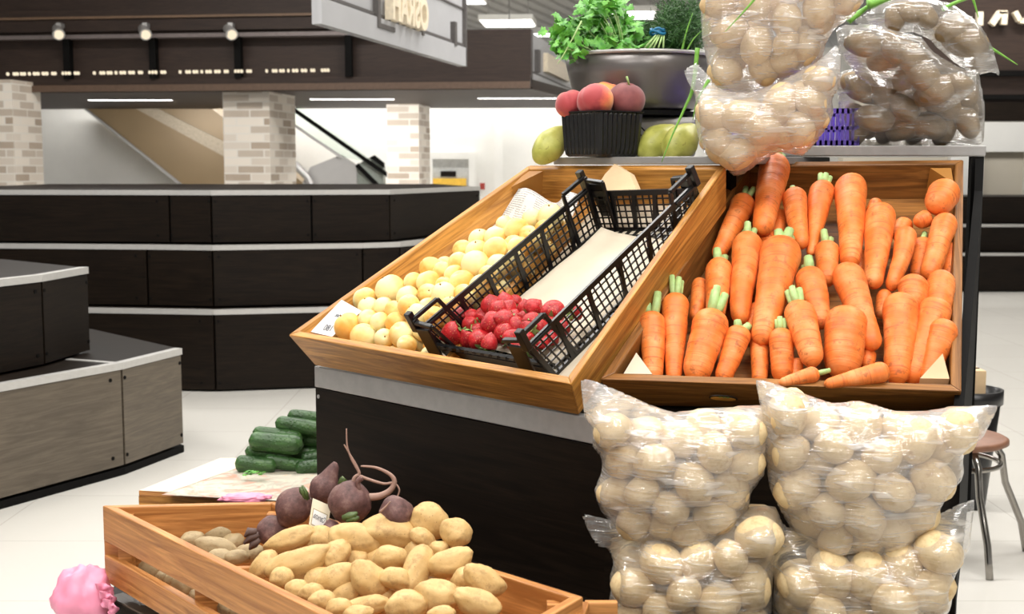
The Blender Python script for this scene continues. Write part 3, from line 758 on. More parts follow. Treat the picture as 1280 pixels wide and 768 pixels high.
# ------------------------------------------------------------------ tilted wooden crates
def crate(name, label, fr, base, rim, h, mat, th=.018, grp=None):
    """base / rim: four (s,t) corners front-left, front-right, back-right, back-left"""
    t = thing(name, label, 'crate', fr.w((base[0][0] + base[1][0]) / 2, 0, 0), grp)
    def inset(q, e):
        q = [np.array(p, float) for p in q]; r = []
        for i in range(4):
            a, b, c = q[i - 1], q[i], q[(i + 1) % 4]
            u = (b - a) / np.linalg.norm(b - a); v = (c - b) / np.linalg.norm(c - b)
            n1 = np.array([-u[1], u[0]]); n2 = np.array([-v[1], v[0]])
            Mx = np.array([n1, n2]); r.append(b + np.linalg.solve(Mx, np.array([e, e])))
        return r
    ib_, ir_ = inset(base, th), inset(rim, th)
    nm = ['front_board', 'right_board', 'back_board', 'left_board']
    bo = []
    for i in range(4):
        j = (i + 1) % 4
        P = [fr.w(*base[i], 0), fr.w(*base[j], 0), fr.w(*ib_[j], 0), fr.w(*ib_[i], 0), fr.w(*rim[i], h), fr.w(*rim[j], h), fr.w(*ir_[j], h), fr.w(*ir_[i], h)]
        o = MB().hexa(P).build(nm[i], mat, t); bevel(o, .0025, 2); bo.append(o)
    e = [fr.w(*p, .002) for p in ib_] + [fr.w(*p, .010) for p in ib_]
    MB().hexa(e).build('floor_board', mat, t)
    return t, ib_, bo
HA = .09
crA, inA, boA = crate('wooden_crate', 'golden oak crate tilted on the stand, holding apricots and the black strawberry crate', FA,
    [(0, 0), (.825, 0), (.735, .665), (.185, .665)], [(-.028, -.005), (.860, -.012), (.748, .700), (.152, .700)], HA, M['oak'])
crC, inC, boC = crate('wooden_crate', 'brown oak crate tilted on the stand, full of carrots', FC,
    [(0, 0), (.640, 0), (.752, .700), (.288, .700)], [(-.021, -.025), (.624, -.042), (.768, .722), (.282, .712)], HA, M['oak_dark'])
# oval sticker on the carrot crate front
c = at_pl(904, 490.5, FC.w(0, -.02, .06), (FC.w(0, 0, 0) - FC.w(0, -.025, HA)) @ FC.t * 0 + np.cross(FC.d, FC.w(0, -.025, HA) - FC.w(0, 0, 0)) / .0934)
up = (FC.w(0, -.032, HA) - FC.w(0, 0, 0)); up = up / np.linalg.norm(up); nn_ = np.cross(FC.d, up)
c = c + nn_ * .012
ex = FC.d * math.cos(R_(-8)) + up * math.sin(R_(-8)); ey = -FC.d * math.sin(R_(-8)) + up * math.cos(R_(-8))
def disc(c, rx, ry, th, n=24, a0=0, a1=2 * math.pi):
    V = []
    for o_ in (0, th):
        for k in range(n):
            a_ = a0 + (a1 - a0) * k / (n - (0 if a1 - a0 > 6.2 else 1)); V.append(c + ex * math.cos(a_) * rx + ey * math.sin(a_) * ry + nn_ * o_)
    return V, [tuple(range(n, 2 * n)), tuple(range(n - 1, -1, -1))] + [(i, (i + 1) % n, n + (i + 1) % n, n + i) for i in range(n)]
s_ = MPX = mpp(c)
V, F = disc(c, 18 * s_, 7.6 * s_, .001); stk = wobj('sticker', V, F, M['logo_dark'], boC[0])
V, F = disc(c - ey * 1.2 * s_ + nn_ * .001, 16 * s_, 4.6 * s_, .0006); wobj('sticker_band', V, F, M['logo_orange'], boC[0])
for k in (-5, 0, 5):
    V, F = disc(c + ex * k * s_ + ey * 3.4 * s_ + nn_ * .0012, 1.5 * s_, 1.3 * s_, .0006, 12); wobj('sticker_dot', V, F, M['logo_green'], boC[0])
# corner blocks in the carrot crate
def tri(fr, pts, h0, h1, nm, mat, par):
    V = [fr.w(a, b, h0) for a, b in pts] + [fr.w(a, b, h1) for a, b in pts]; n = len(pts)
    F = [tuple(range(n - 1, -1, -1)), tuple(range(n, 2 * n))] + [(i, (i + 1) % n, n + (i + 1) % n, n + i) for i in range(n)]
    return wobj(nm, V, F, mat, par)
tri(FC, [(.022, .0), (.075, .0), (.045, .06)], .01, .082, 'corner_block', M['beige_paper'], crC)
tri(FC, [(.56, .0), (.612, .0), (.612, .07)], .01, .082, 'corner_block', M['kraft'], crC)
tri(FC, [(.69, .69), (.735, .69), (.73, .63)], .01, .088, 'corner_block', M['oak'], crC)
tri(FA, [(.16, .68), (.215, .68), (.165, .61)], .01, .086, 'corner_block', M['oak'], crA)
# loose lath between apricots and the plastic crate, lining papers
def sheet(pts, fr, name, mat, parent=None, nx=16, ny=16, amp=.004, lift=None, seed=0, label=None, cat=None, th=.0006):
    """crumpled sheet over a quad given by 4 (s,t,n) corners"""
    P = [np.array(p, float) for p in pts]; V = []; U = []; F = []
    for j in range(ny + 1):
        for i in range(nx + 1):
            u, v = i / nx, j / ny
            q = P[0] * (1 - u) * (1 - v) + P[1] * u * (1 - v) + P[2] * u * v + P[3] * (1 - u) * v
            h = amp * (mnoise.noise(Vector((u * 3.1 + seed, v * 3.3, seed * 1.7))) + .5 * mnoise.noise(Vector((u * 8 + seed, v * 8, 3.))))
            if lift: h += lift(u, v)
            V.append(fr.w(q[0], q[1], q[2] + h) if fr else q + np.array([0, 0, h])); U.append((u, v))
    for j in range(ny):
        for i in range(nx): F.append((j * (nx + 1) + i, j * (nx + 1) + i + 1, (j + 1) * (nx + 1) + i + 1, (j + 1) * (nx + 1) + i))
    o = wobj(name, V, F, mat, parent, True, [U[k] for f in F for k in f])
    so_ = o.modifiers.new('thickness', 'SOLIDIFY'); so_.thickness = th
    if label: tag(o, label, cat)
    return o
# px helper -> (s,t) on a plane offset h
def st_(fr, x, y, h): a, b, c = fr.loc(fr.px(x, y, h)); return (a, b, h)
MB().bar(FA.w(.452, .012, .03), FA.w(.40, .55, .03), .012, .04, FA.n).build('lath', M['oak'], crA)
sheet([(.44, .02, .013), (.80, .02, .013), (.72, .655, .013), (.38, .655, .013)], FA, 'lining_paper', M['beige_paper'], None, 14, 14, .002, None, 4, 'beige lining paper under the black plastic crate', 'paper')
nw = sheet([(.03, .04, .014), (.40, .04, .014), (.37, .62, .016), (.175, .62, .02)], FA, 'newspaper', M['news'], None, 22, 26, .004,
      lambda u, v: (.035 * max(0, v - .86) / .14 * (1 + .5 * math.sin(u * 9)) + .04 * max(0, .2 - u) * 4 * max(0, v - .35)), 2, 'printed newspaper sheet curling up behind the apricots', 'newspaper')
# folded kraft wedge at the back of the crate
kw = MB(); 
kA = FA.px(755, 236, .03); 
kp = [(742, 240, .088), (797, 240, .086), (787, 217, .10), (768, 205, .108), (756, 218, .10)]
K = [FA.px(x, y, h) for x, y, h in kp]; K2 = [k + FA.t * .012 - FA.n * .012 for k in K]
F = [(0, 1, 2, 4), (4, 2, 3), (9, 7, 6, 5), (9, 8, 7), (0, 5, 6, 1), (1, 6, 7, 2), (2, 7, 8, 3), (3, 8, 9, 4), (4, 9, 5, 0)]
tag(wobj('cardboard_flap', K + K2, F, M['kraft']), 'folded kraft cardboard flap behind the black plastic crate', 'cardboard')

# ------------------------------------------------------------------ black plastic lattice crate
HP = .118
def wq(x, y, h): return st_(FA, x, y, h)[:2]

pc_ = thing('plastic_crate', 'black plastic lattice crate of strawberries tilted inside the golden oak crate', 'crate', FA.w(.57, .3, .013))
B0, B1, B2, B3 = (.408, .080), (.712, .072), (.736, .565), (.466, .548)
T0, T1, T2_, T3 = (.400, .045), (.718, .036), (.745, .588), (.462, .570)
N0 = .016
def wq(a, h): return FA.w(a[0], a[1], h)
def lattice(p00, p10, p11, p01, nu, nv, w, th, ribs=(), name='wall'):
    """bars of a lattice panel between four world points"""
    mb = MB(); nrm = np.cross(p10 - p00, p01 - p00); nrm = nrm / np.linalg.norm(nrm)
    def q(u, v): return p00 * (1 - u) * (1 - v) + p10 * u * (1 - v) + p11 * u * v + p01 * (1 - u) * v
    for i in range(nu + 1): u = i / nu; mb.bar(q(u, 0), q(u, 1), w, th, nrm)
    for j in range(nv + 1): v = j / nv; mb.bar(q(0, v), q(1, v), w, th, nrm)
    for (a, b, ww) in ribs: mb.bar(q(*a), q(*b), ww, th * 2.2, nrm)
    return mb.build(name, M['black_plastic'], pc_)
HW = .112
def ribs(k): return [((f - .022, 0), (f + .022, 1), .010) for f in k] + [((0, 1), (1, 1), .012), ((0, 0), (1, 0), .010)]
lattice(wq(B0, N0), wq(B3, N0), wq(T3, HW), wq(T0, HW), 30, 6, .0032, .0025, ribs((.2, .36, .52, .68, .84)), 'long_wall')
lattice(wq(B1, N0), wq(B2, N0), wq(T2_, HW), wq(T1, HW), 30, 6, .0032, .0025, ribs((.14, .32, .5, .68, .84)), 'long_wall')
lattice(wq(B3, N0), wq(B2, N0), wq(T2_, .098), wq(T3, .098), 16, 6, .0032, .0025, ribs((.2, .4, .6, .8)), 'end_wall')
lp = lattice(wq(B0, N0), wq(B1, N0), FA.w(.715, .052, .066), FA.w(.402, .058, .066), 12, 2, .004, .003, [((0, 1), (1, 1), .013), ((0, 0), (1, 0), .016), ((0, .5), (1, .5), .03)], 'end_lip')
lattice(wq(B0, N0), wq(B1, N0), wq(B2, N0), wq(B3, N0), 12, 20, .006, .004, (), 'floor_grid')
mbl = MB()
for k in range(11):
    u = .12 + .76 * k / 10; p = FA.w(.402 + .313 * u, .050, .068); mbl.box(p, (.007, .007, .006))
mbl.build('lip_teeth', M['black_plastic'], lp)
# corner towers: two uprights, a carrying bar and a locating peg
for (b, t_, du, dv_) in ((B0, T0, (1, 0), (.1, 1)), (B1, T1, (-1, 0), (.05, 1)), (B2, T2_, (-1, 0), (-.05, -1)), (B3, T3, (1, 0), (-.1, -1))):
    mb = MB(); b = np.array(b); t_ = np.array(t_); du = np.array(du, float); dv_ = np.array(dv_, float)
    H2 = .142
    def P(base, off, h): o_ = base + off; return FA.w(o_[0], o_[1], h)
    c0 = t_ * 1.0
    mb.bar(P(b, 0 * du, N0), P(c0, 0 * du, H2), .012, .012, FA.t)
    mb.bar(P(b, du * .05, N0), P(c0, du * .05, H2 - .012), .009, .006, FA.t)
    mb.bar(P(b, dv_ * .07, N0), P(c0, dv_ * .07, H2), .009, .006, FA.d)
    mb.bar(P(c0, 0 * du, H2), P(c0, dv_ * .07, H2), .010, .008, FA.n)
    mb.bar(P(c0, 0 * du, H2 - .008), P(c0, du * .05, H2 - .014), .010, .008, FA.n)
    mb.bar(P(c0, 0 * du, HW), P(c0, dv_ * .07, HW), .014, .006, FA.n)
    mb.bar(P(c0, -du * .006, H2 - .03), P(c0, -du * .006, H2 + .016), .016, .014, FA.t)
    mb.bar(P(c0, du * .02 - dv_ * .004, N0 + .02), P(c0, du * .02 - dv_ * .004, H2 - .02), .04, .005, FA.t)
    bevel(mb.build('corner_tower', M['black_plastic'], pc_), .0015)
sheet([(.43, .12, .022), (.70, .10, .022), (.725, .50, .024), (.50, .525, .026)], FA, 'lining_sheet', M['beige_paper'], None, 14, 18, .004,
      lambda u, v: .05 * max(0, .2 - u) + .03 * max(0, v - .85), 9, 'beige paper sheet lying in the empty upper half of the black plastic crate', 'paper')
# ------------------------------------------------------------------ produce meshes
def ico(sub):
    import bmesh
    bm = bmesh.new(); bmesh.ops.create_icosphere(bm, subdivisions=sub, radius=1.); V = np.array([v.co[:] for v in bm.verts]); F = [tuple(v.index for v in f.verts) for f in bm.faces]; bm.free(); return V, F
ICO4, ICO3 = ico(4), ico(3)
def nz(P, s, seed): return np.array([mnoise.noise(Vector((p[0] * s + seed, p[1] * s - seed * .7, p[2] * s + seed * 1.3))) for p in P])
def potato_mesh(name, seed, mat, ax=(1, .72, .66), lump=.10, bend=.10, sub=ICO4):
    V, F = sub; N = V.copy(); r = 1 + lump * nz(V, 1.4, seed) + lump * .35 * nz(V, 3.5, seed + 5) + .012 * nz(V, 9, seed)
    W = N * r[:, None] * np.array(ax); W[:, 1] += bend * (W[:, 0] ** 2 - .3); W[:, 2] += bend * .3 * W[:, 0]
    return mesh(name, W * 1., F, mat, True)
def scaled(me_fn, n): return [me_fn(i) for i in range(n)]

def place(name, me, P, rot, scale, label=None, cat=None, group=None):
    o = link(name, me, None, P, rot, scale); return tag(o, label, cat, group)

def img_axis(P, ang, tilt=0.):
    """world direction whose image runs at ang degrees (counter-clockwise from right) at P; tilt leans it away from the viewer"""
    a = R_(ang); d = cR * math.cos(a) + cU * math.sin(a) + cF * tilt
    return d / np.linalg.norm(d)

# ---- apricots
def apricot_mesh(i):
    V, F = ICO4; W = V.copy()
    th = np.arctan2(W[:, 1], W[:, 0]); W *= (1 + .015 * nz(V, 1.5, i * 3.))[:, None]
    crease = np.exp(-(W[:, 1] / .10) ** 2) * (W[:, 0] > 0); W *= (1 - .05 * crease)[:, None]
    dim = np.exp(-((W[:, 0] ** 2 + W[:, 1] ** 2) / .05)) * (W[:, 2] > 0); W[:, 2] -= .16 * dim
    W *= np.array([1.0, .96, .97]); return W, F
APM = []
for i in range(5):
    W, F = apricot_mesh(i); APM.append(mesh('apricot', W * .03, F, M['apricot'], True))
stem_pts = MB().tube([(0, 0, .0240), (0.0005, 0, .0265), (.001, .0005, .0285)], [.0022, .0018, .0016], 7)
APS = mesh('stem_scar', stem_pts.V, stem_pts.F, plain('stem_scar_brown', C(122, 84, 44), .8), True)
AP = [(489,364,37),(457,376,30),(463,385,27),(477,385,25),(491,389,23),(510,372,28),(517,353,24),(540,351,29),(537,365,24),(535,382,27),(556,373,31),(519,390,28),(522,400,30),(461,399,24),(438,411,36),(460,422,33),(476,406,25),(494,407,28),(485,420,25),(506,421,32),(527,409,23),(508,431,24),(540,336,28),(557,338,24),(559,354,22),(567,333,28),(567,348,26),(579,351,32),(602,335,36),(625,318,33),(594,317,29),(582,311,25),(604,301,27),(619,297,29),(645,290,31),(664,277,26),(685,273,32),(600,356,31),(637,307,24),(652,308,28),(661,293,22),(637,325,24),(619,331,30),(575,366,24),(667,299,24),(676,288,22),(560,385,24),(546,395,26),(585,372,22),(611,345,24)]
apP, apR = [], []
for (x, y, d) in AP:
    near = max(0., min(1., (y - 395) / 30.)); h = .078 - .024 * near
    P = FA.px(x, y, h); apP.append(P); apR.append(d / 2 * mpp(P) * 1.05)
apP = np.array(apP); apR = np.array(apR)
nvis = len(apP)
# the layer underneath, seen through the gaps
und = []
for j in range(13):
    for i in range(7):
        s_ = .065 + i * .052 + (j % 2) * .024; t_ = .05 + j * .043
        if s_ > .395 - .02 + t_ * .11 or s_ < .05 + t_ * .25 or t_ > .54: continue
        und.append(FA.w(s_ + random.uniform(-.006, .006), t_ + random.uniform(-.006, .006), .036))
apP = np.vstack([apP, np.array(und)]); apR = np.concatenate([apR, np.full(len(und), .021)])
def relax(P, R, it=60, keep=None, damp=.5, axis=None, slack=.96):
    P = P.copy(); P0 = P.copy()
    for _ in range(it):
        D = P[:, None] - P[None]; L = np.linalg.norm(D, axis=2) + 1e-9; O = (R[:, None] + R[None]) * slack - L
        np.fill_diagonal(O, 0); O = np.maximum(O, 0)
        mv = (D / L[..., None] * O[..., None]).sum(1) * .5 * damp
        P += mv
        if keep is not None: P += (P0 - P) * keep[:, None]
    return P
keep = np.concatenate([np.full(nvis, .06), np.full(len(und), .02)])
apP = relax(apP, apR, 50, keep)
rows = np.argsort([FA.loc(p)[1] for p in apP[:nvis]])
lab = {}
NR = 9
for r_, chunk in enumerate(np.array_split(rows, NR)):
    for k, i in enumerate(sorted(chunk, key=lambda i: FA.loc(apP[i])[0])):
        lab[int(i)] = 'pale yellow apricot, %s from the left in the %s row of the heap' % (ORD[k], ORD[r_])
for i in range(len(apP)):
    rot = Matrix.Rotation(random.uniform(0, 6.28), 3, 'Z') @ Matrix.Rotation(random.uniform(-1.2, 1.2), 3, 'X') @ Matrix.Rotation(random.uniform(-.5, .5), 3, 'Y')
    q = rot.to_quaternion()
    o = place('apricot', APM[i % 5], apP[i], q, apR[i] / .0292, lab.get(i, 'pale yellow apricot mostly buried under the top of the apricot heap'), 'apricot', 'apricots in the golden oak crate')
    if i < nvis and i % 2 == 0: link('stem_scar', APS, o)
# price card with mirror-reading handwriting
Q = [FA.px(388, 415, .074), FA.px(415, 421, .072), FA.px(452, 389, .092), FA.px(427, 375, .100)]
cdn = np.cross(Q[1] - Q[0], Q[3] - Q[0]); cdn /= np.linalg.norm(cdn)
ct = thing('price_card', 'white handwritten price card leaning in the apricot crate corner', 'card', Q[0])
V = Q + [q - cdn * .0008 for q in Q]; wobj('card_sheet', V, [(0, 1, 2, 3), (7, 6, 5, 4), (0, 4, 5, 1), (1, 5, 6, 2), (2, 6, 7, 3), (3, 7, 4, 0)], M['card'], ct)
def on_card(u, v): return Q[0] * (1 - u) * (1 - v) + Q[1] * u * (1 - v) + Q[2] * u * v + Q[3] * (1 - u) * v + cdn * .0008
ex = (Q[1] - Q[0]) / np.linalg.norm(Q[1] - Q[0]); ey = np.cross(cdn, ex)
sz = mpp(Q[0])
letters('180', on_card(.52, .22), ex, ey, 15 * sz, 9 * sz, .0003, M['ink'], ct, 'price_digits')
letters('\u0410\u0431\u0440\u0438\u043a', on_card(.50, .62), ex, ey, 19 * sz, 8 * sz, .0003, M['ink'], ct, 'handwriting')

# ---- strawberries
def straw_mesh(i):
    mb = MB(); prof = []
    for k in range(17):
        s_ = k / 16; z = s_; r = .52 * (math.sin(math.pi * min(1, s_ * .5 + .0)) if False else (math.sqrt(max(0, 1 - ((s_ - .36) / .36) ** 2)) * .30 + .70 if s_ < .36 else 1.0) * (1 if s_ < .36 else max(0., 1 - ((s_ - .36) / .64) ** 2.1)))
        if k == 0: r = .18
        prof.append((max(r, .02) * (1 + .05 * math.sin(i + s_ * 5)), z))
    mb.lathe(prof, n=20, capb=True, capt=True); W = np.array(mb.V); W = W * np.array([1 + .08 * math.sin(i * 2.1), 1 - .06 * math.sin(i * 1.3), 1.]) 
    W[:, 2] -= .42
    return W, mb.F
STM = []
for i in range(5):
    W, F = straw_mesh(i); STM.append(mesh('strawberry', W, F, M['strawberry'], True))
def calyx_mesh(i):
    V = []; F = []
    for k in range(7):
        a = 2 * math.pi * k / 7 + .2 * i; ln = .42 + .12 * math.sin(k * 2.3 + i); b = len(V)
        for (r, w, z) in ((.05, .05, -.44), (.24, .10, -.49), (.40, .07, -.45 + .04 * math.sin(k + i)), (ln + .08, .01, -.40)):
            for s_ in (-1, 1): V.append((r * math.cos(a) - s_ * w * math.sin(a), r * math.sin(a) + s_ * w * math.cos(a), z))
        for j in range(3): F.append((b + 2 * j, b + 2 * j + 1, b + 2 * j + 3, b + 2 * j + 2))
    mb = MB(); mb.V = V; mb.F = F; mb.U = [(0, 0)] * (4 * len(F)); mb.tube([(0, 0, -.42), (.03, .02, -.6), (.08, .03, -.72)], .028, 6)
    return mb.V, mb.F
CXM = []
for i in range(3):
    V, F = calyx_mesh(i); CXM.append(mesh('calyx', V, F, M['calyx'], True))
ST = [(579,397,26,95),(564,418,24,200),(585,424,21,250),(603,397,24,60),(617,381,22,100),(616,408,26,190),(602,424,25,120),(612,428,19,80),(629,380,21,100),(644,377,15,70),(635,387,21,60),(629,401,21,170),(644,395,21,30),(656,387,19,100),(667,385,20,45),(631,414,23,130),(648,411,24,0),(663,402,20,190),(692,390,27,70),(676,394,17,150),(620,395,21,200),(674,409,19,20),(656,397,17,160),(689,405,17,110),(719,391,17,20),(703,411,16,200),(678,428,17,80),(664,438,17,30),(646,432,16,190),(688,423,16,100),(656,424,19,130),(640,421,18,50),(596,412,19,20),(590,405,18,150),(623,389,19,60),(572,409,17,30),(640,404,18,300),(660,413,18,260),(592,398,17,20),(612,418,18,330)]
sP, sR, sL = [], [], []
for k, (x, y, d, a) in enumerate(ST):
    P = FA.px(x, y, .058 + .012 * math.sin(k * 1.9)); sP.append(P); sR.append(d * .5 * mpp(P))
sP = np.array(sP); sR = np.array(sR); sP = relax(sP, sR, 40, np.full(len(sP), .12), slack=.85)
rowsS = np.argsort([FA.loc(p)[1] for p in sP]); labS = {}
for r_, chunk in enumerate(np.array_split(rowsS, 6)):
    for k, i in enumerate(sorted(chunk, key=lambda i: FA.loc(sP[i])[0])):
        labS[int(i)] = 'red strawberry in black crate, %s from left in the %s row from front' % (ORD[k], ORD[r_])
for k, (x, y, d, a) in enumerate(ST):
    dr = img_axis(sP[k], a, .75 if k % 3 == 0 else -.25 + .3 * math.sin(k)); q = Vector(tuple(dr)).to_track_quat('Z', 'Y') @ Matrix.Rotation(k * 1.1, 3, 'Z').to_quaternion()
    o = place('strawberry', STM[k % 5], sP[k], q, sR[k] * 2.35, labS[k], 'strawberry', 'strawberries in the black plastic crate')
    link('calyx', CXM[k % 3], o)

# ---- carrots
def carrot_geo(L, R0, R1, seed, bend=0.):
    nr, ns = 40, 20; V = []; ph = seed * 1.7
    for i in range(nr + 1):
        s_ = i / nr
        base = R0 * (1 - s_) ** .9 + R1 * (1 - (1 - s_) ** .9)
        e0 = min(.3, R0 * 1.05 / L)
        if s_ < e0: base *= max(0, 1 - ((e0 - s_) / e0) ** 2.3) ** .5 * .86 + .14
        e = R1 * 1.3 / L
        if s_ > 1 - e: base *= math.sqrt(max(0.02, 1 - ((s_ - 1 + e) / e) ** 2))
        base *= 1 + .020 * math.sin(s_ * 41 + ph) * math.sin(s_ * 17 + ph * 2) + .03 * mnoise.noise(Vector((s_ * 4, seed, 0)))
        cx = bend * L * math.sin(math.pi * s_) + .012 * L * mnoise.noise(Vector((s_ * 2.5, seed * 3.1, 1))); cz = .01 * L * mnoise.noise(Vector((s_ * 2.5, seed * 2.1, 7)))
        for k in range(ns):
            a = 2 * math.pi * k / ns; r = base * (1 + .02 * math.sin(3 * a + ph))
            V.append((s_ * L, cx + r * math.cos(a), cz + r * math.sin(a)))
    F = []
    for i in range(nr):
        for k in range(ns): k2 = (k + 1) % ns; F.append((i * ns + k, (i + 1) * ns + k, (i + 1) * ns + k2, i * ns + k2))
    F.append(tuple(range(ns))); F.append(tuple(nr * ns + k for k in range(ns - 1, -1, -1)))
    return V, F
def stalk_geo(n, ln, r, spread, seed):
    rs = random.Random(seed); mb = MB()
    for k in range(n):
        a = 2 * math.pi * k / max(1, n) + .4; o = r * .9 if n > 1 else 0
        y, z = math.cos(a) * o, math.sin(a) * o; l2 = ln * rs.uniform(.85, 1.1)
        mb.tube([(.006, y * .6, z * .6), (-l2 * .4, y * (1 + spread), z * (1 + spread)), (-l2, y * (1.3 + spread * 2), z * (1.3 + spread * 2))], [r * 1.0, r * .95, r * .8], 7)
    return mb.V, mb.F
# head px, tip px, width, height above crate floor at head / tip, tip/head radius ratio, stalk (count, length px, leans) , bend, label
CA = [
 (815,394,816,482,34,.088,.036,.62,(2,27),0,'upright carrot with a long pale stalk stub in the front left corner of the crate'),
 (845,372,841,482,36,.086,.034,.45,(4,27),0,'carrot with a wide green stalk and a dark crease, second from the left in front'),
 (892,393,866,482,47,.094,.040,.66,(4,30),0,'thick leaning carrot with a large cut green stalk, third from the left in front'),
 (926,412,900,482,33,.080,.034,.6,(2,8),0,'short carrot with a tiny stalk stub right of the thick leaning front carrot'),
 (950,414,949,482,25,.062,.034,.7,None,0,'smooth carrot without a stalk standing left of the short dark-topped front carrot'),
 (976,414,978,482,32,.090,.040,.75,(3,14),0,'short upright carrot with a cropped green stalk near the middle of the front'),
 (876,352,869,402,22,.050,.040,.7,None,0,'carrot mostly hidden at the left board behind the second front carrot'),
 (900,329,893,402,35,.080,.060,.6,(2,17),0,'carrot with a short pale stalk above the second front carrot'),
 (935,298,924,406,39,.092,.066,.5,(3,17),0,'carrot with a bent cut stalk left of the huge middle carrot'),
 (932,249,895,324,32,.086,.060,.5,(3,17),0,'carrot slanting along the left board near the back'),
 (970,201,951,294,40,.112,.090,.55,(4,12),0,'carrot with a broad cropped stalk at the very top left of the heap'),
 (992,242,1002,311,32,.098,.086,.5,(4,5),0,'short carrot with a tiny ragged crown near the back left'),
 (1029,233,1012,321,34,.096,.070,.25,(5,17),0,'carrot with a fan of thick green stalks near the back'),
 (1065,227,1062,336,41,.104,.080,.52,(1,8),0,'long smooth carrot standing at the back middle of the crate'),
 (1102,263,1091,361,39,.104,.082,.48,(0,0),0,'smooth blunt-tipped carrot right of the long back middle carrot'),
 (1133,291,1113,364,28,.088,.072,.55,(0,0),-.10,'curved carrot with a wrinkled crown right of the blunt-tipped carrot'),
 (1097,252,1085,270,18,.070,.060,.7,None,0,'small carrot end peeping out behind the long back middle carrot'),
 (1132,278,1120,300,24,.066,.058,.8,None,0,'carrot end peeping out above the curved carrot'),
 (1183,273,1160,350,31,.098,.076,.7,None,0,'slim smooth carrot leaning to the left near the right board'),
 (1183,236,1168,266,41,.120,.112,.75,None,0,'round-headed carrot pointing at the viewer in the back right corner'),
 (1160,272,1142,280,23,.088,.086,.75,None,0,'small blunt carrot end below the round-headed back right carrot'),
 (1190,308,1186,352,22,.066,.052,.8,None,0,'carrot half hidden at the right board behind the slim leaning carrot'),
 (1154,302,1146,350,24,.062,.050,.7,(1,14),0,'shaded carrot with a green stalk between the curved and the slim leaning carrot'),
 (978,306,951,433,53,.104,.074,.42,(4,16),0,'huge broad-headed carrot with a green stalk in the middle left'),
 (1011,341,1028,412,39,.096,.074,.6,(2,15),0,'carrot with a pale round stalk right of the huge middle carrot'),
 (1034,307,1034,358,31,.078,.062,.7,(2,17),0,'carrot with a tall green stalk below the fan-stalked carrot'),
 (1056,337,1094,440,42,.104,.078,.5,None,0,'large smooth carrot slanting down to the right in the middle'),
 (997,383,1018,460,41,.108,.086,.6,(4,23),0,'carrot with a long cut stalk leaning left above the lying carrots'),
 (1058,390,1052,478,55,.104,.050,.74,None,0,'fattest smooth carrot in the middle of the front'),
 (1126,373,1122,484,46,.104,.042,.58,(0,0),0,'long carrot with a scarred crown in the right part of the front'),
 (1172,379,1138,482,42,.096,.036,.62,(1,5),0,'long leaning carrot behind the front right corner carrot'),
 (1182,404,1156,484,37,.096,.040,.58,None,0,'carrot in the front right corner against the right board'),
 (1142,350,1140,396,38,.104,.080,.8,(0,0),0,'round-crowned carrot above the scarred long carrot'),
 (1177,345,1171,398,35,.098,.080,.85,None,0,'blunt carrot above the long leaning carrot at the right board'),
 (1022,467,972,480,22,.098,.090,.45,(1,15),0,'carrot lying on its side with a green stalk pointing right at the front board'),
 (1109,464,1028,482,28,.102,.092,.4,None,0,'carrot lying on its side with a greenish end at the front board'),
 (1086,440,1083,462,20,.060,.050,.8,None,0,'carrot peeping out right of the fattest front carrot'),
 (1106,366,1102,398,20,.060,.050,.8,None,0,'shaded carrot deep between the slanting and the scarred carrot'),
 (975,266,970,306,19,.066,.056,.8,None,0,'shaded carrot behind the short ragged-crowned carrot'),
 (956,290,961,318,20,.066,.056,.8,None,0,'shaded carrot below the topmost left carrot'),
 (948,382,934,416,20,.060,.050,.5,None,0,'thin carrot tip left of the huge middle carrot end'),
 (996,450,994,482,18,.060,.040,.8,None,0,'shaded carrot low behind the lying carrots'),
 (1074,316,1072,350,22,.060,.050,.8,None,0,'shaded carrot behind the tip of the long back middle carrot'),
]
for k, (hx, hy, tx, ty, w_, h0, h1, rr, stalk, bend, lb) in enumerate(CA):
    Hp, Tp = FC.px(hx, hy, h0), FC.px(tx, ty, h1)
    d = Tp - Hp; L = np.linalg.norm(d); R0 = w_ / 2 * mpp(Hp) * 1.03; R1 = R0 * rr
    q = quat_x_to(d / L, k * .7)
    V, F = carrot_geo(L, R0, R1, k * 1.37 + .5, bend)
    o = place('carrot', mesh('carrot', V, F, M['carrot'], True), Hp - d / L * R0 * .15, q, None, lb, 'carrot', 'carrots in the brown oak crate')
    if stalk and stalk[0] > 0:
        n_, ln = stalk; V, F = stalk_geo(n_, ln * mpp(Hp), R0 * (.26 if n_ > 2 else .34), .12, k); link('stalk', mesh('stalk', V, F, M['stem_green'], True), o)
    elif stalk:
        V, F = stalk_geo(3, 3 * mpp(Hp), R0 * .1, .3, k); link('crown', mesh('crown', V, F, M['stem_green'], True), o)
# loose thin stalk on the front left carrot
h = FC.px(814, 386, .09); 

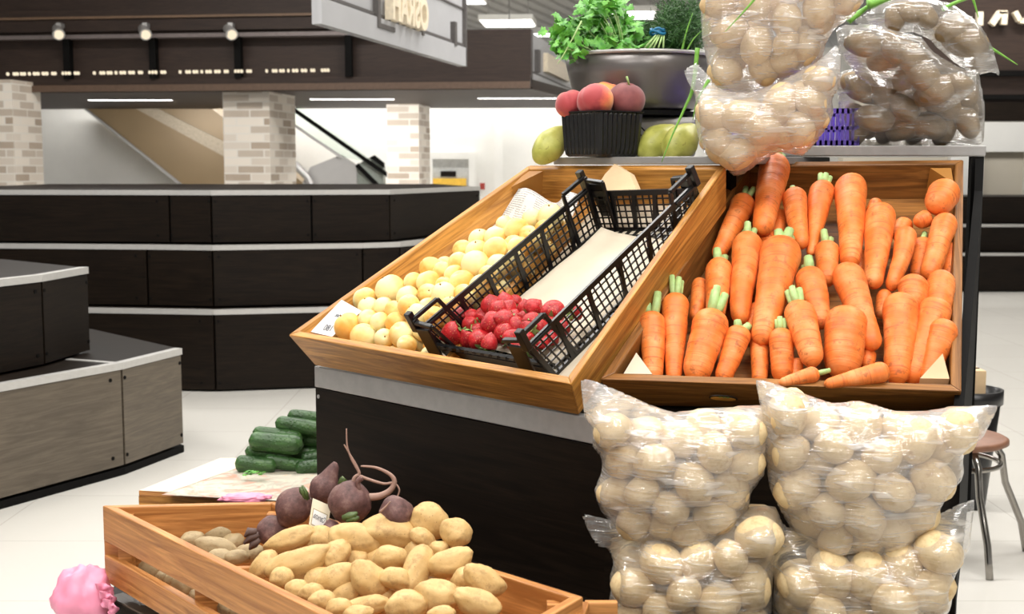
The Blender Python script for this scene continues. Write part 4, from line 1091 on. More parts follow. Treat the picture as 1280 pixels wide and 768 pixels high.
# ------------------------------------------------------------------ low potato crate
ZR = .635
def pr(x, y, z=ZR): v = at_z(x, y, z); return np.array([v[0], v[1]])
kP, kQ, kS = pr(128, 632), pr(345, 627), pr(729, 746)
k1, k2 = pr(400, 768), pr(690, 769)
def isect(a, b, c, d):
    Mx = np.array([b - a, c - d]).T; u = np.linalg.solve(Mx, c - a); return a + (b - a) * u[0]
kT = isect(kP, k1, kS, k2)
dl = (kT - kP) / np.linalg.norm(kT - kP); ml = np.array([-dl[1], dl[0]])
pcx = thing('potato_crate', 'low slatted wooden crate of potatoes and beets in front of the dark stand panel', 'crate', (*(kP + kQ + kS + kT) / 4, Z1))
cen = (kP + kQ + kS + kT) / 4
corners = [kP, kT, kS, kQ]
ins = []
th = .016
for i in range(4):
    a, b, c = corners[i - 1], corners[i], corners[(i + 1) % 4]
    u = (b - a) / np.linalg.norm(b - a); v = (c - b) / np.linalg.norm(c - b)
    ins.append(b + np.linalg.solve(np.array([[-u[1], u[0]], [-v[1], v[0]]]), np.array([th, th])))
def bd(i, z0, z1, nm, par=pcx):
    j = (i + 1) % 4; q = [corners[i], corners[j], ins[j], ins[i]]
    return bevel(MB().hexa([np.array([*p, z0]) for p in q] + [np.array([*p, z1]) for p in q]).build(nm, M['pine'], par), .002)
zg0 = at_pl(128, 675, np.array([*kP, 0]), np.array([*ml, 0]))[2]; zg1 = at_pl(128, 692, np.array([*kP, 0]), np.array([*ml, 0]))[2]
zb = max(Z1 + .004, at_pl(130, 726, np.array([*kP, 0]), np.array([*ml, 0]))[2])
bd(0, zg0, ZR, 'upper_slat'); bd(0, zb, zg1, 'lower_slat')
bd(1, zb, ZR, 'end_board'); bd(2, zb, ZR, 'back_board'); bd(3, zb, ZR, 'end_board')
for c in (ins[0], ins[1], ins[2], ins[3]):
    e = c + (cen - c) / np.linalg.norm(cen - c) * .022; MB().box((e[0], e[1], (zb + ZR - .012) / 2), (.024, .024, ZR - .012 - zb)).build('corner_post', M['pine'], pcx)
MB().prism([tuple(p) for p in ins], zb, zb + .01).build('floor_board', M['pine'], pcx)
# divider between dusty and washed potatoes
da = pr(300, 702, ZR - .03); 
dq = np.array([*(kQ - kP), 0]) / np.linalg.norm(kQ - kP)
fa = isect(ins[0], ins[1], da, da + dq[:2]); fb = isect(ins[3], ins[2], da, da + dq[:2])
MB().bar((*fa, ZR - .09), (*(fa * .35 + fb * .65), ZR - .09), .012, .10).build('divider', M['pine'], pcx)
hk = MB().tube([np.array([*(kS * .90 + kP * .10), ZR - .02]), np.array([*(kS * .9 + kP * .1 + np.array([.02, .01])), ZR + .004])], .003, 6)

# heap surface: from the near rim up to the back
bq = at_pl(560, 655, np.array([*kQ, 0]), np.array([*np.array([-(kS - kQ)[1], (kS - kQ)[0]]) / np.linalg.norm(kS - kQ), 0]))
nP = np.array([*(kP * .6 + kT * .4), ZR - .005]); 
e1_ = np.array([*dl, 0]); back = np.array([*isect(kQ, kS, nP[:2], nP[:2] + ml), ZR + .062])
hn = np.cross(e1_, back - nP); hn /= np.linalg.norm(hn)
if hn[2] < 0: hn = -hn
POT = [potato_mesh('potato', i * 2.7, M['potato'], (1, .66 + .05 * (i % 3), .62), .13, .06 + .06 * (i % 4)) for i in range(7)]
POTG = [potato_mesh('potato', 40 + i * 2.7, M['potato_grey'], (1, .7 + .05 * (i % 3), .62), .12, .05) for i in range(4)]
PO = [  # px x, y, length, width, angle, drop, label
 (364,674,64,27,31,0,'long potato lying on top in front of the beet price card'),
 (372,705,78,36,28,0,'long curved potato along the near rim, left in the washed heap'),
 (445,675,63,40,-14,0,'broad potato in front of the large rooted beet'),
 (486,667,72,42,-16,0,'largest bent potato at the top middle of the heap'),
 (536,652,50,43,-38,0,'round potato highest against the dark panel'),
 (570,666,38,34,-60,0,'small blunt potato right of the highest round one'),
 (563,703,56,35,26,0,'oblong potato below the small blunt one at the right'),
 (522,710,62,33,84,0,'upright potato with a cracked side in the right middle'),
 (529,674,36,22,-60,.01,'thin potato end squeezed behind the upright cracked potato'),
 (487,698,41,29,-10,0,'smooth small oval potato in the heap centre'),
 (463,725,55,37,-65,0,'potato standing steeply in the lower middle of the heap'),
 (422,724,51,34,35,0,'egg-shaped potato in the lower left of the heap'),
 (421,693,38,29,78,0,'small upright potato below the broad one'),
 (494,724,40,27,-32,0,'potato with a dark bruise right of the steep one'),
 (547,745,54,39,-20,0,'lumpy potato low at the right of the heap'),
 (605,726,53,33,-57,0,'oval potato leaning on the right end of the heap'),
 (597,754,58,32,-36,0,'long potato at the bottom right of the heap'),
 (509,757,50,35,8,0,'potato cut by the bottom edge in the middle of the heap'),
 (401,674,38,30,-30,.012,'potato tucked behind the long one near the price card'),
 (579,725,30,27,40,.012,'small potato under the leaning oval one'),
 (549,687,24,22,0,.015,'tiny potato between the cracked and the oblong one'),
 (461,757,52,24,5,.01,'flat potato at the bottom edge below the steep one'),
 (398,724,36,26,40,.02,'small potato behind the egg-shaped one'),
 (434,744,38,27,20,.02,'shaded potato deep below the egg-shaped one'),
 (331,706,40,27,60,.012,'pale potato at the left end of the washed heap, beside the divider'),
 (371,738,28,24,0,0,'small potato at the near rim, farthest left of its row'),
 (390,742,30,24,10,0,'small potato at the near rim, second of its row'),
 (404,752,34,26,-20,0,'small potato at the near rim, third of its row'),
 (425,760,32,24,-10,0,'small potato at the near rim, fourth of its row'),
 (447,768,34,22,0,0,'small potato at the near rim, fifth of its row'),
 (552,770,34,22,0,0,'small potato cut by the bottom edge below the lumpy one'),
 (447,699,26,22,0,.02,'potato bit with a dry sprout in the heap centre'),
 (352,722,28,24,0,0,'small round potato below the long curved one'),
 (520,690,30,26,20,.03,'shaded potato under the upright cracked one'),
 (470,700,34,26,40,.03,'shaded potato behind the steep one'),
 (545,715,34,28,40,.03,'shaded potato below the oblong one'),
 (575,745,34,28,-30,.03,'shaded potato under the long bottom right one'),
 (350,690,34,26,30,.03,'shaded potato under the topmost long one'),
 (480,745,36,28,10,.03,'shaded potato under the bruised one'),
 (530,735,34,28,10,.03,'shaded potato left of the lumpy one'),
]
ptP, ptR = [], []
for (x, y, L, w_, a, dr, lb) in PO:
    P = at_pl(x, y, nP - hn * (.012 + dr), hn); ptP.append(P); ptR.append((L + w_) / 4 * mpp(P))
for k, (x, y, L, w_, a, dr, lb) in enumerate(PO):
    P = ptP[k]; s_ = mpp(P); d = img_axis(P, a, .25 if abs(a) > 50 else 0.)
    d = d - hn * np.dot(d, hn) * .6; d /= np.linalg.norm(d)
    q = quat_x_to(d, k * 1.3); me = POT[k % 7]
    place('potato', me, P, q, (L / 2 * s_ * 1.1, w_ / 2 * s_ / .64, w_ / 2 * s_ / .60), lb, 'potato', 'washed potatoes in the low crate')
gz = ZR - .055
PG = [(276,665,47,29,14,'dusty potato lying flat near the far end board'),(303,663,40,27,42,'dusty potato with a green tinge next to the beet leaf scraps'),(241,674,32,20,5,'dusty potato farthest left, half behind the near board'),(271,685,56,26,-18,'long dusty potato in the middle of the dusty heap'),(312,692,36,25,0,'dusty potato beside the divider, in front of the dark beet'),(328,657,32,28,60,'dusty potato behind the dark beet at left'),(274,697,34,20,0,'dusty potato at the near board, right of the leftmost'),(295,697,32,20,0,'dusty potato at the near board, next to the divider'),
      (256,672,34,24,10,'dusty potato wedged behind the long dusty one'),(289,680,34,24,30,'dusty potato wedged between the long one and the leaf scraps')]
for k, (x, y, L, w_, a, lb) in enumerate(PG):
    P = at_z(x, y, gz - (.012 if k > 7 else 0)); s_ = mpp(P); q = quat_x_to(img_axis(P, a, .2), k * 1.7)
    place('potato', POTG[k % 4], P, q, (L / 2 * s_, w_ / 2 * s_ / .72, w_ / 2 * s_ / .66), lb, 'potato', 'dusty potatoes in the low crate')
inp = np.array([*(kP + ml * .05), 0]); mln = np.array([*ml, 0])
GAP = [(161,700,27),(187,711,26),(203,722,17),(212,725,15),(228,733,29),(245,748,20),(262,755,20),(281,762,19),(174,706,18),(296,768,18)]
for k, (x, y, d_) in enumerate(GAP):
    P = at_pl(x, y, inp, mln); s_ = mpp(P)
    place('potato', POTG[k % 4], P, quat_x_to(img_axis(P, 20 * k), k), (d_ / 2 * s_ * 1.1, d_ / 2 * s_ / .72, d_ / 2 * s_ / .7), 'dusty potato seen through the gap between the slats, %s from the left' % ORD[[0, 2, 3, 4, 5, 6, 7, 8, 1, 9][k]], 'potato', 'dusty potatoes in the low crate')

# ---- beets
def beet_geo(seed, top=.35, bot=.3, sq=1.):
    V, F = ICO4; W = V.copy(); r = 1 + .05 * nz(V, 1.6, seed) + .02 * nz(V, 5, seed)
    W = W * r[:, None]; up = np.clip(W[:, 2], 0, 1); W[:, 2] += top * np.clip((up - .72) / .28, 0, 1) ** 2; dn = np.clip(-W[:, 2], 0, 1.2); W[:, 2] -= bot * np.clip((dn - .7) / .3, 0, 1) ** 2
    W[:, 2] *= sq
    return W, F
def heap(x, y, off=0.): return at_pl(x, y, nP + hn * off, hn)
def beet(x, y, w_, ang, seed, lb, top, bot, sq, off=0., tilt=0., P=None):
    P = heap(x, y, off) if P is None else P; s_ = mpp(P); W, F = beet_geo(seed, top, bot, sq)
    d = img_axis(P, ang, tilt); q = Vector(tuple(d)).to_track_quat('Z', 'Y')
    o = place('beet', mesh('beet', W, F, M['beet'], True), P, q, w_ / 2 * s_, lb, 'beet', 'beets at the back of the low crate'); return o, P, s_
o1, bp1, s1_ = beet(367, 634, 46, 60, 1., 'round beet with a green leaf stub at the far end of the low crate', .15, .2, 1., .005)
o2, bp2, s2_ = beet(405, 611, 36, 65, 4., 'pear-shaped beet with a pointed top behind the others', .9, .2, 1.05, .012)
o3, bp3, s3_ = beet(437, 628, 55, 75, 7., 'largest beet with long curling roots above the price card', .12, .2, .92, .012)
o4, bp4, s4_ = beet(495, 642, 46, 20, 9., 'reddish beet half hidden behind the large bent potato', .2, .2, .8, .012)
o5, bp5, s5_ = beet(340, 664, 38, 210, 11., 'dark beet with dry leaf scraps among the dusty potatoes', .15, .25, 1., -.03)
o6, bp6, s6_ = beet(414, 663, 24, 90, 13., 'small beet squeezed below the largest one', .15, .2, 1., -.02)
def px_tube(pts, P, r, nm, mat, par, push=0.):
    Yp = P[1] - push; W = [at_y(x, y, Yp) for x, y in pts]
    # smooth the polyline
    Q_ = []
    for i in range(len(W) - 1):
        p0, p1, p2_, p3 = W[max(i - 1, 0)], W[i], W[i + 1], W[min(i + 2, len(W) - 1)]
        for k in range(6):
            u = k / 6; Q_.append(.5 * (2 * p1 + (p2_ - p0) * u + (2 * p0 - 5 * p1 + 4 * p2_ - p3) * u * u + (3 * p1 - p0 - 3 * p2_ + p3) * u ** 3))
    Q_.append(W[-1]); n = len(Q_); rr = [r[0] * (1 - i / (n - 1)) + r[1] * i / (n - 1) for i in range(n)]
    mb = MB().tube(Q_, rr, 8)
    V = np.array(mb.V)
    if par is None: return wobj(nm, V, mb.F, mat, None, True)
    Mi = (Matrix.Translation(par.location) @ par.rotation_quaternion.to_matrix().to_4x4() @ Matrix.Diagonal((*par.scale, 1))).inverted()
    V = [tuple(Mi @ Vector(tuple(v))) for v in V]
    return link(nm, mesh(nm, V, mb.F, mat, True), par)
px_tube([(440, 610), (443, 598), (449, 592), (444, 582), (439, 573), (434, 558), (433, 536)], bp3, (.0036, .001), 'root', M['stem_beet'], o3)
px_tube([(449, 592), (446, 583), (436, 566), (430, 556)], bp3, (.0022, .001), 'root', M['stem_beet'], o3)
px_tube([(462, 622), (476, 620), (488, 613), (493, 602), (487, 593), (470, 585), (451, 583)], bp3, (.0068, .0014), 'root', M['stem_beet'], o3)
px_tube([(446, 594), (462, 600), (480, 605), (492, 604), (499, 612), (496, 622), (488, 628)], bp3, (.003, .0007), 'root', M['stem_beet'], o3)
px_tube([(452, 598), (447, 603), (449, 612)], bp3, (.005, .004), 'root_neck', M['beet'], o3, .012)
px_tube([(475, 640), (482, 634), (488, 627)], bp4, (.002, .001), 'root', M['stem_beet'], o4, .03)
px_tube([(416, 592), (418, 584), (417, 582)], bp2, (.005, .002), 'root', M['stem_beet'], o2)
def leaf_stub(pts, P, nm, mat, par, w_, push=.03):
    """short folded leaf: a ribbon through the pixels"""
    W = [at_y(x, y, P[1] - push) for x, y in pts]; V = []; n = len(W)
    for i, p in enumerate(W):
        d = W[min(i + 1, n - 1)] - W[max(i - 1, 0)]; d /= np.linalg.norm(d); sd = np.cross(d, cF); sd /= np.linalg.norm(sd)
        ww = w_ * (.6 + .6 * math.sin(math.pi * i / (n - 1))) * (1 if i < n - 1 else .4)
        V += [p - sd * ww, p + cF * -.004, p + sd * ww]
    F = []
    for i in range(n - 1):
        for k in range(2): F.append((3 * i + k, 3 * i + k + 1, 3 * i + k + 4, 3 * i + k + 3))
    Mi = (Matrix.Translation(par.location) @ par.rotation_quaternion.to_matrix().to_4x4() @ Matrix.Diagonal((*par.scale, 1))).inverted()
    o = link(nm, mesh(nm, [tuple(Mi @ Vector(tuple(v))) for v in V], F, mat, True), par)
    sm = o.modifiers.new('thickness', 'SOLIDIFY'); sm.thickness = .03; return o
leaf_stub([(385, 625), (381, 616), (378, 607)], bp1, 'leaf_stub', M['beet_leaf'], o1, .004, .02)
leaf_stub([(382, 624), (377, 614), (375, 609)], bp1, 'leaf_stub', M['beet_leaf'], o1, .003, .024)
leaf_stub([(428, 648), (438, 646), (447, 641)], bp3, 'leaf_stub', M['beet_leaf'], o3, .006, .045)
leaf_stub([(433, 652), (442, 649), (449, 647)], bp3, 'leaf_stub', M['beet_leaf'], o3, .005, .046)
leaf_stub([(424, 606), (430, 600), (427, 596)], bp2, 'leaf_stub', M['beet_leaf'], o2, .006, .02)
for pts in ([(324, 668), (314, 672), (305, 680)], [(325, 674), (317, 680), (312, 687)], [(321, 664), (312, 665), (306, 671)]):
    leaf_stub(pts, bp5, 'dry_leaf', plain('dry_leaf_brown', C(96, 76, 70), .8), o5, .0065, .02)
# beet price card
Pc = bp1 + np.array([.02, -.045, 0]); Q = [at_y(386, 656, Pc[1]), at_y(408, 668, Pc[1]), at_y(414, 633, Pc[1] + .01), at_y(391, 623, Pc[1] + .01)]
ct = thing('price_card', 'cream card with a framed white label standing between the beets and potatoes', 'card', Q[0])
cdn = np.cross(Q[1] - Q[0], Q[3] - Q[0]); cdn /= np.linalg.norm(cdn)
if np.dot(cdn, cF) > 0: cdn = -cdn
def quad(Qs, off, th_, mat, nm, par):
    A_ = [q + cdn * off for q in Qs]; B_ = [q - cdn * th_ for q in A_]
    return wobj(nm, A_ + B_, [(0, 1, 2, 3), (7, 6, 5, 4), (0, 4, 5, 1), (1, 5, 6, 2), (2, 6, 7, 3), (3, 7, 4, 0)], mat, par)
def on_card(u, v): return Q[0] * (1 - u) * (1 - v) + Q[1] * u * (1 - v) + Q[2] * u * v + Q[3] * (1 - u) * v
quad(Q, 0, .001, M['cream_card'], 'card_sheet', ct)
quad([on_card(.10, .05), on_card(.90, .05), on_card(.90, .66), on_card(.10, .66)], .0004, .0003, plain('card_frame', C(176, 160, 120), .6), 'label_frame', ct)
quad([on_card(.14, .08), on_card(.86, .08), on_card(.86, .63), on_card(.14, .63)], .0008, .0003, M['card'], 'label', ct)
ex = (Q[1] - Q[0]) / np.linalg.norm(Q[1] - Q[0]); ey = np.cross(cdn, ex); ey = ey if ey[2] > 0 else -ey
letters('\u0421\u0432\u0435\u043a\u043b\u0430', on_card(.5, .42) + cdn * .0012, ex, ey, 15 * mpp(Q[0]), 7 * mpp(Q[0]), .0003, M['ink'], ct, 'handwriting')

# ---- cucumber box behind the potato crate
zc_ = .505
bA = at_z(173, 613, zc_); bB = at_z(384, 625, zc_); bC = at_z(275, 573, zc_)
bdir = (bB - bA) / np.linalg.norm(bB - bA); bd2 = (bC - bA)
bx = thing('low_box', 'low wooden box covered with newspaper under the cucumbers', 'box', ((bA + bC) / 2)[:2].tolist() + [Z1])
p0, p1 = bA, bB; p3 = bC; p2_ = bB + mA * .62
MB().hexa([np.array([*p[:2], Z1 + .004]) for p in (p0, p1, p2_, p3)] + [np.array([*p[:2], zc_ - .014]) for p in (p0, p1, p2_, p3)]).build('body', M['oak'], bx)
bevel(MB().hexa([np.array([*p[:2], zc_ - .014]) for p in (p0, p1, p2_, p3)] + [np.array([*p[:2], zc_ - .001]) for p in (p0, p1, p2_, p3)]).build('lid', M['pine'], bx), .002)
MB().hexa([np.array([*p[:2], zc_ - .001]) for p in (p0 + bdir * .004, p1, p2_, p3)] + [np.array([*p[:2], zc_]) for p in (p0 + bdir * .004, p1, p2_, p3)]).build('paper_liner', plain('pale_box_paper', C(222, 208, 184), .7), bx)
sheet([at_z(202, 619, zc_ + .002), at_z(384, 628, zc_ + .002), at_z(455, 588, zc_ + .002), at_z(296, 585, zc_ + .002)], None, 'newspaper', M['colour_news'], None, 20, 14, .0016, None, 21, 'colour-printed newspaper sheet spread under the cucumbers', 'newspaper')
P = at_z(268, 621, zc_ + .006)
def crumple(name, c, rad, seed, mat, label, cat, amp=.35, sub=ICO4, freq=2.2):
    V, F = sub; W = V * (1 + amp * np.abs(nz(V, freq, seed)) + .12 * nz(V, 6, seed + 3))[:, None] * np.array(rad) + np.array(c)
    o = wobj(name, W, F, mat, None, True); return tag(o, label, cat)
crumple('plastic_bag', at_z(306, 626, zc_) + np.array([0, .005, .004]), (.052, .02, .011), 3, M['pink'], 'flat strip of pink plastic bag at the far rim of the potato crate', 'bag')
# cucumbers
def cuke_geo(L, r, seed, bend):
    nr, ns = 22, 16; V = []; F = []
    for i in range(nr + 1):
        s_ = i / nr; e = .16; b = 1.
        if s_ < e: b = math.sqrt(max(.004, 1 - ((e - s_) / e) ** 2))
        if s_ > 1 - e: b = math.sqrt(max(.004, 1 - ((s_ - 1 + e) / e) ** 2))
        b *= r * (1 + .04 * math.sin(s_ * 6 + seed)); cy = bend * L * math.sin(math.pi * s_)
        for k in range(ns): a = 2 * math.pi * k / ns; rr = b * (1 + .025 * math.cos(3 * a)); V.append(((s_ - .5) * L, cy + rr * math.cos(a), rr * math.sin(a)))
    for i in range(nr):
        for k in range(ns): k2 = (k + 1) % ns; F.append((i * ns + k, (i + 1) * ns + k, (i + 1) * ns + k2, i * ns + k2))
    F.append(tuple(range(ns))); F.append(tuple(nr * ns + k for k in range(ns - 1, -1, -1)))
    return V, F
CU = [(320,581,53,21,-4,0,.0,'cucumber lowest at the front left of the cucumber pile'),(357,580,56,18,-9,.01,.06,'slightly bent cucumber right of the front left one, on the paper'),(335,568,58,17,-9,.03,.1,'curved cucumber just above the front left one'),
      (345,554,69,25,-5,.02,.02,'thickest dark cucumber in the middle of the pile'),(347,544,64,17,-7,.04,.03,'cucumber lying behind the thickest one'),(374,533,62,20,-8,.05,.03,'long cucumber second from the top at the right'),(385,522,52,17,-5,.07,.0,'topmost cucumber of the pile'),
      (391,584,44,20,8,.0,.0,'cucumber cut off by the dark panel at the bottom right'),(396,571,40,18,12,.03,.0,'cucumber above the bottom right one by the dark panel'),(376,567,50,20,-4,.07,.0,'shaded cucumber in the gap of the pile'),(385,549,44,20,-6,.08,.0,'shaded cucumber behind the thickest one at right')]
base = at_z(325, 592, zc_)
for k, (x, y, L, w_, a, back_, bend, lb) in enumerate(CU):
    P = at_y(x, y, base[1] + .01 + back_); s_ = mpp(P); q = quat_x_to(img_axis(P, a, .08 * math.sin(k)), 0)
    V, F = cuke_geo(L * s_, w_ / 2 * s_, k, bend * .5); place('cucumber', mesh('cucumber', V, F, M['cucumber'], True), P, q, None, lb, 'cucumber', 'cucumbers on the newspaper box')
# parsley sprig by the cucumbers, pink bag on the lower left
def leaflet(V, F, c, d, up, size, rs):
    """serrated three-lobed leaf: a fan of quads with depth"""
    d = d / np.linalg.norm(d); sd = np.cross(d, up); sd /= (np.linalg.norm(sd) + 1e-9); n = np.cross(sd, d)
    out = [(0, 0), (.25, .30), (.20, .62), (.48, .55), (.52, .80), (.70, .52), (.78, .30), (1.0, .34), (1.02, .12), (1.22, 0)]
    b = len(V); V.append(tuple(c)); curl = rs.uniform(-.3, .5)
    for sgn in (1, -1):
        for (l, w_) in out[1:-1]: V.append(tuple(c + d * l * size + sd * w_ * size * sgn + n * size * (curl * w_ * w_ - .25 * l * l * rs.uniform(.3, 1))))
    V.append(tuple(c + d * 1.22 * size - n * size * .3)); V.append(tuple(c + d * .6 * size + n * size * .05))
    m = len(out) - 2; tipi = b + 1 + 2 * m; cen = tipi + 1
    for s0 in (0, m):
        seq = [b] + [b + 1 + s0 + i for i in range(m)] + [tipi]
        for i in range(len(seq) - 1): F.append((cen, seq[i], seq[i + 1]) if s0 == 0 else (cen, seq[i + 1], seq[i]))
V, F = [], []; rs = random.Random(3); c = at_z(317, 596, zc_ + .012)
for k in range(16):
    a = rs.uniform(0, 6.28); leaflet(V, F, c + np.array([rs.uniform(-.022, .022), rs.uniform(-.01, .01), rs.uniform(0, .012)]), np.array([math.cos(a), math.sin(a) * .6, .4]), np.array([0, 0, 1.]), .011, rs)
tag(wobj('herb_sprig', V, F, M['parsley'], None, True), 'bright green herb sprig lying in front of the cucumbers', 'herb')
# ------------------------------------------------------------------ see-through bags of potatoes
BAGP = [potato_mesh('potato', 70 + i * 3.1, M['potato_bag'], (1, .90 + .03 * (i % 3), .90), .07, .02, ICO3) for i in range(6)]
BAGT = [potato_mesh('potato', 90 + i * 3.1, M['potato_tan'], (1, .84 + .04 * (i % 3), .84), .10, .03, ICO3) for i in range(5)]
BAGB = [potato_mesh('potato', 110 + i * 3.1, M['potato_brown'], (1, .74 + .05 * (i % 3), .74), .08, .04, ICO3) for i in range(5)]
def poly_sd(P, poly):
    """signed distance (inside positive) and outward-pointing closest point for points P in polygon"""
    P = np.asarray(P, float); A = poly; B = np.roll(poly, -1, 0); E_ = B - A
    W = P[:, None] - A[None]; t = np.clip((W * E_[None]).sum(2) / ((E_ ** 2).sum(1) + 1e-12)[None], 0, 1)
    Cp = A[None] + t[..., None] * E_[None]; D = np.linalg.norm(P[:, None] - Cp, axis=2); k = D.argmin(1); ar = np.arange(len(P))
    cp = Cp[ar, k]; d = D[ar, k]
    x, y = P[:, 0][:, None], P[:, 1][:, None]
    c = ((A[:, 1][None] > y) != (B[:, 1][None] > y)) & (x < (B[:, 0] - A[:, 0])[None] * (y - A[:, 1][None]) / ((B[:, 1] - A[:, 1])[None] + 1e-12) + A[:, 0][None])
    ins_ = c.sum(1) % 2 == 1
    return np.where(ins_, d, -d), cp

def bag(label, cat_loc, outline, Yc, yaw, T0, n, rr, seed, film, protos, grp, adj, asp=1.15, centers=None, lean=0., taut=140, keep_v=None):
    """outline: pixels; the bag is a pillow around the upright plane at distance Yc (turned by yaw)"""
    rg = np.random.default_rng(seed)
    cx = np.mean([p[0] for p in outline]); cy = np.mean([p[1] for p in outline])
    O_ = at_y(cx, cy, Yc); eu = np.array([math.cos(yaw), math.sin(yaw), 0.]); en = np.array([math.sin(yaw), -math.cos(yaw), 0.])  # en: towards the viewer
    ev = np.array([0, 0, 1.])
    if lean: ev = np.array([0, 0, 1.]) * math.cos(lean) - en * math.sin(lean); en = np.cross(eu, ev)
    poly = []
    for x, y in outline: v = at_pl(x, y, O_, en) - O_; poly.append((v @ eu, v @ ev))
    poly = np.array(poly)
    # rounded outline: resample with a smooth closed curve
    m = len(poly); Q_ = []
    for i in range(m):
        p0, p1, p2_, p3 = poly[i - 1], poly[i], poly[(i + 1) % m], poly[(i + 2) % m]
        for k in range(4):
            u = k / 4; Q_.append(.5 * (2 * p1 + (p2_ - p0) * u * .7 + (-2 * p1 + 2 * p1) * 0) if False else p1 * (1 - u) + p2_ * u + .5 * u * (1 - u) * ((p1 - p0) * (1 - u) * .5 - (p3 - p2_) * u * .5) * .8)
    poly = np.array(Q_)
    def thick(d): return T0 * np.sqrt(np.clip(1 - (1 - np.clip(d / (T0 * 1.5), 0, 1)) ** 2, 0, 1))
    # --- pack the potatoes
    lo, hi = poly.min(0), poly.max(0)
    R = rg.uniform(rr[0], rr[1], n)
    if centers is not None:
        k = len(centers)
        for i, (x, y, d) in enumerate(centers): R[i] = (d + 5) / 2 * Yc / FPX / asp
    P = np.zeros((n, 3)); c = 0
    while c < n:
        q = lo + rg.random(2) * (hi - lo); sd, _ = poly_sd([q], poly)
        if sd[0] > R[c] * .8:
            if keep_v and q[1] > hi[1] - keep_v * (hi[1] - lo[1]): continue
            P[c, :2] = q; P[c, 2] = rg.uniform(-T0, T0) * .7; c += 1
    fix = np.zeros(n, bool)
    if centers is not None:
        for i, (x, y, d) in enumerate(centers):
            v = at_pl(x, y, O_ + en * T0 * .5, en) - O_; P[i, :2] = (v @ eu, v @ ev); fix[i] = True
            sd, _ = poly_sd([P[i, :2]], poly); P[i, 2] = max(0, min(T0 - R[i], float(thick(sd[0])) - R[i] * .8))
    P0 = P.copy()
    for it in range(220):
        D = P[:, None] - P[None]; L = np.linalg.norm(D, axis=2) + 1e-9; Ov = np.maximum((R[:, None] + R[None]) * .97 - L, 0); np.fill_diagonal(Ov, 0)
        mv = (D / L[..., None] * Ov[..., None]).sum(1) * .35
        w_ = np.where(fix, .25, 1.); P += mv * w_[:, None]
        P[~fix, 1] -= .0006
        sd, cp = poly_sd(P[:, :2], poly); need = R * asp * 1.02 + .003 - sd
        vv = P[:, :2] - cp; ln = np.linalg.norm(vv, axis=1)[:, None] + 1e-9; inw = np.where(sd[:, None] > 0, vv / ln, -vv / ln)
        P[:, :2] += inw * np.maximum(need, 0)[:, None] * .6
        sd, cp = poly_sd(P[:, :2], poly); lim = np.maximum(thick(sd) - R * .75, 0); P[:, 2] = np.clip(P[:, 2], -lim, lim)
        if fix.any(): P[fix] += (P0[fix] - P[fix]) * .15
    sd, cp = poly_sd(P[:, :2], poly); okk = sd > R * asp * .93; P = P[okk]; R = R[okk]
    # --- taut film over them (membrane with the potatoes as obstacles)
    res = .0055; nx = int((hi[0] - lo[0]) / res) + 3; ny = int((hi[1] - lo[1]) / res) + 3
    gx = lo[0] - res + np.arange(nx) * res; gy = lo[1] - res + np.arange(ny) * res
    GX, GY = np.meshgrid(gx, gy); pts = np.stack([GX.ravel(), GY.ravel()], 1); sd, cp = poly_sd(pts, poly)
    sd = sd.reshape(ny, nx); inside = sd > 0
    def film_h(sign):
        ob = np.zeros((ny, nx))
        for p, r in zip(P, R):
            a = r * asp * 1.02 + .002; d2 = (GX - p[0]) ** 2 + (GY - p[1]) ** 2
            h_ = np.where(d2 < a * a, sign * p[2] + np.sqrt(np.maximum(a * a - d2, 0)) + .001, 0); ob = np.maximum(ob, h_)
        ob = np.where(inside, ob, 0); ob = np.minimum(ob, 3.2 * np.maximum(sd, 0) + .004)
        # crinkles and slack
        N_ = np.array([mnoise.noise(Vector((x * 16 + seed, y * 16, sign * 3.))) + .6 * mnoise.noise(Vector((x * 40 + y * 22, y * 8 + seed, sign * 5.))) for x, y in pts]).reshape(ny, nx)
        h_ = ob.copy()
        for _ in range(taut):
            a = np.zeros_like(h_); a[1:-1, 1:-1] = (h_[:-2, 1:-1] + h_[2:, 1:-1] + h_[1:-1, :-2] + h_[1:-1, 2:]) / 4
            h_ = np.maximum(ob, a); h_ = np.where(inside, h_, 0)
        free = np.clip((h_ - ob) / .01, 0, 1)
        h_ = h_ + inside * (.0035 * N_ * (free * .8 + .12)) * np.clip(sd / .015, 0, 1)
        return np.maximum(h_, 0.0006 * inside)
    hf, hb = film_h(1), film_h(-1)
    cells = []
    use = np.zeros((ny, nx), bool)
    for j in range(ny - 1):
        for i in range(nx - 1):
            if inside[j:j + 2, i:i + 2].sum() >= 2: cells.append((j, i)); use[j:j + 2, i:i + 2] = True
    cp = cp.reshape(ny, nx, 2); idf = -np.ones((ny, nx), int); idb = idf.copy(); V = []; G3 = np.stack([GX, GY], 2)
    for j, i in zip(*np.nonzero(use)):
        xy = G3[j, i] if inside[j, i] else cp[j, i]
        base = O_ + eu * xy[0] + ev * xy[1]
        idf[j, i] = len(V); V.append(base + en * hf[j, i])
        if inside[j, i]: idb[j, i] = len(V); V.append(base - en * hb[j, i])
        else: idb[j, i] = idf[j, i]
    F = []
    for j, i in cells:
        F.append((idf[j, i], idf[j, i + 1], idf[j + 1, i + 1], idf[j + 1, i]))
        b = (idb[j, i], idb[j + 1, i], idb[j + 1, i + 1], idb[j, i + 1])
        if len(set(b) & set(F[-1])) < 4: F.append(b)
    o = wobj('plastic_bag', V, F, film, None, True); tag(o, label, 'bag')
    # --- the potatoes themselves, named by row within the bag
    front = P[:, 2] >= 0
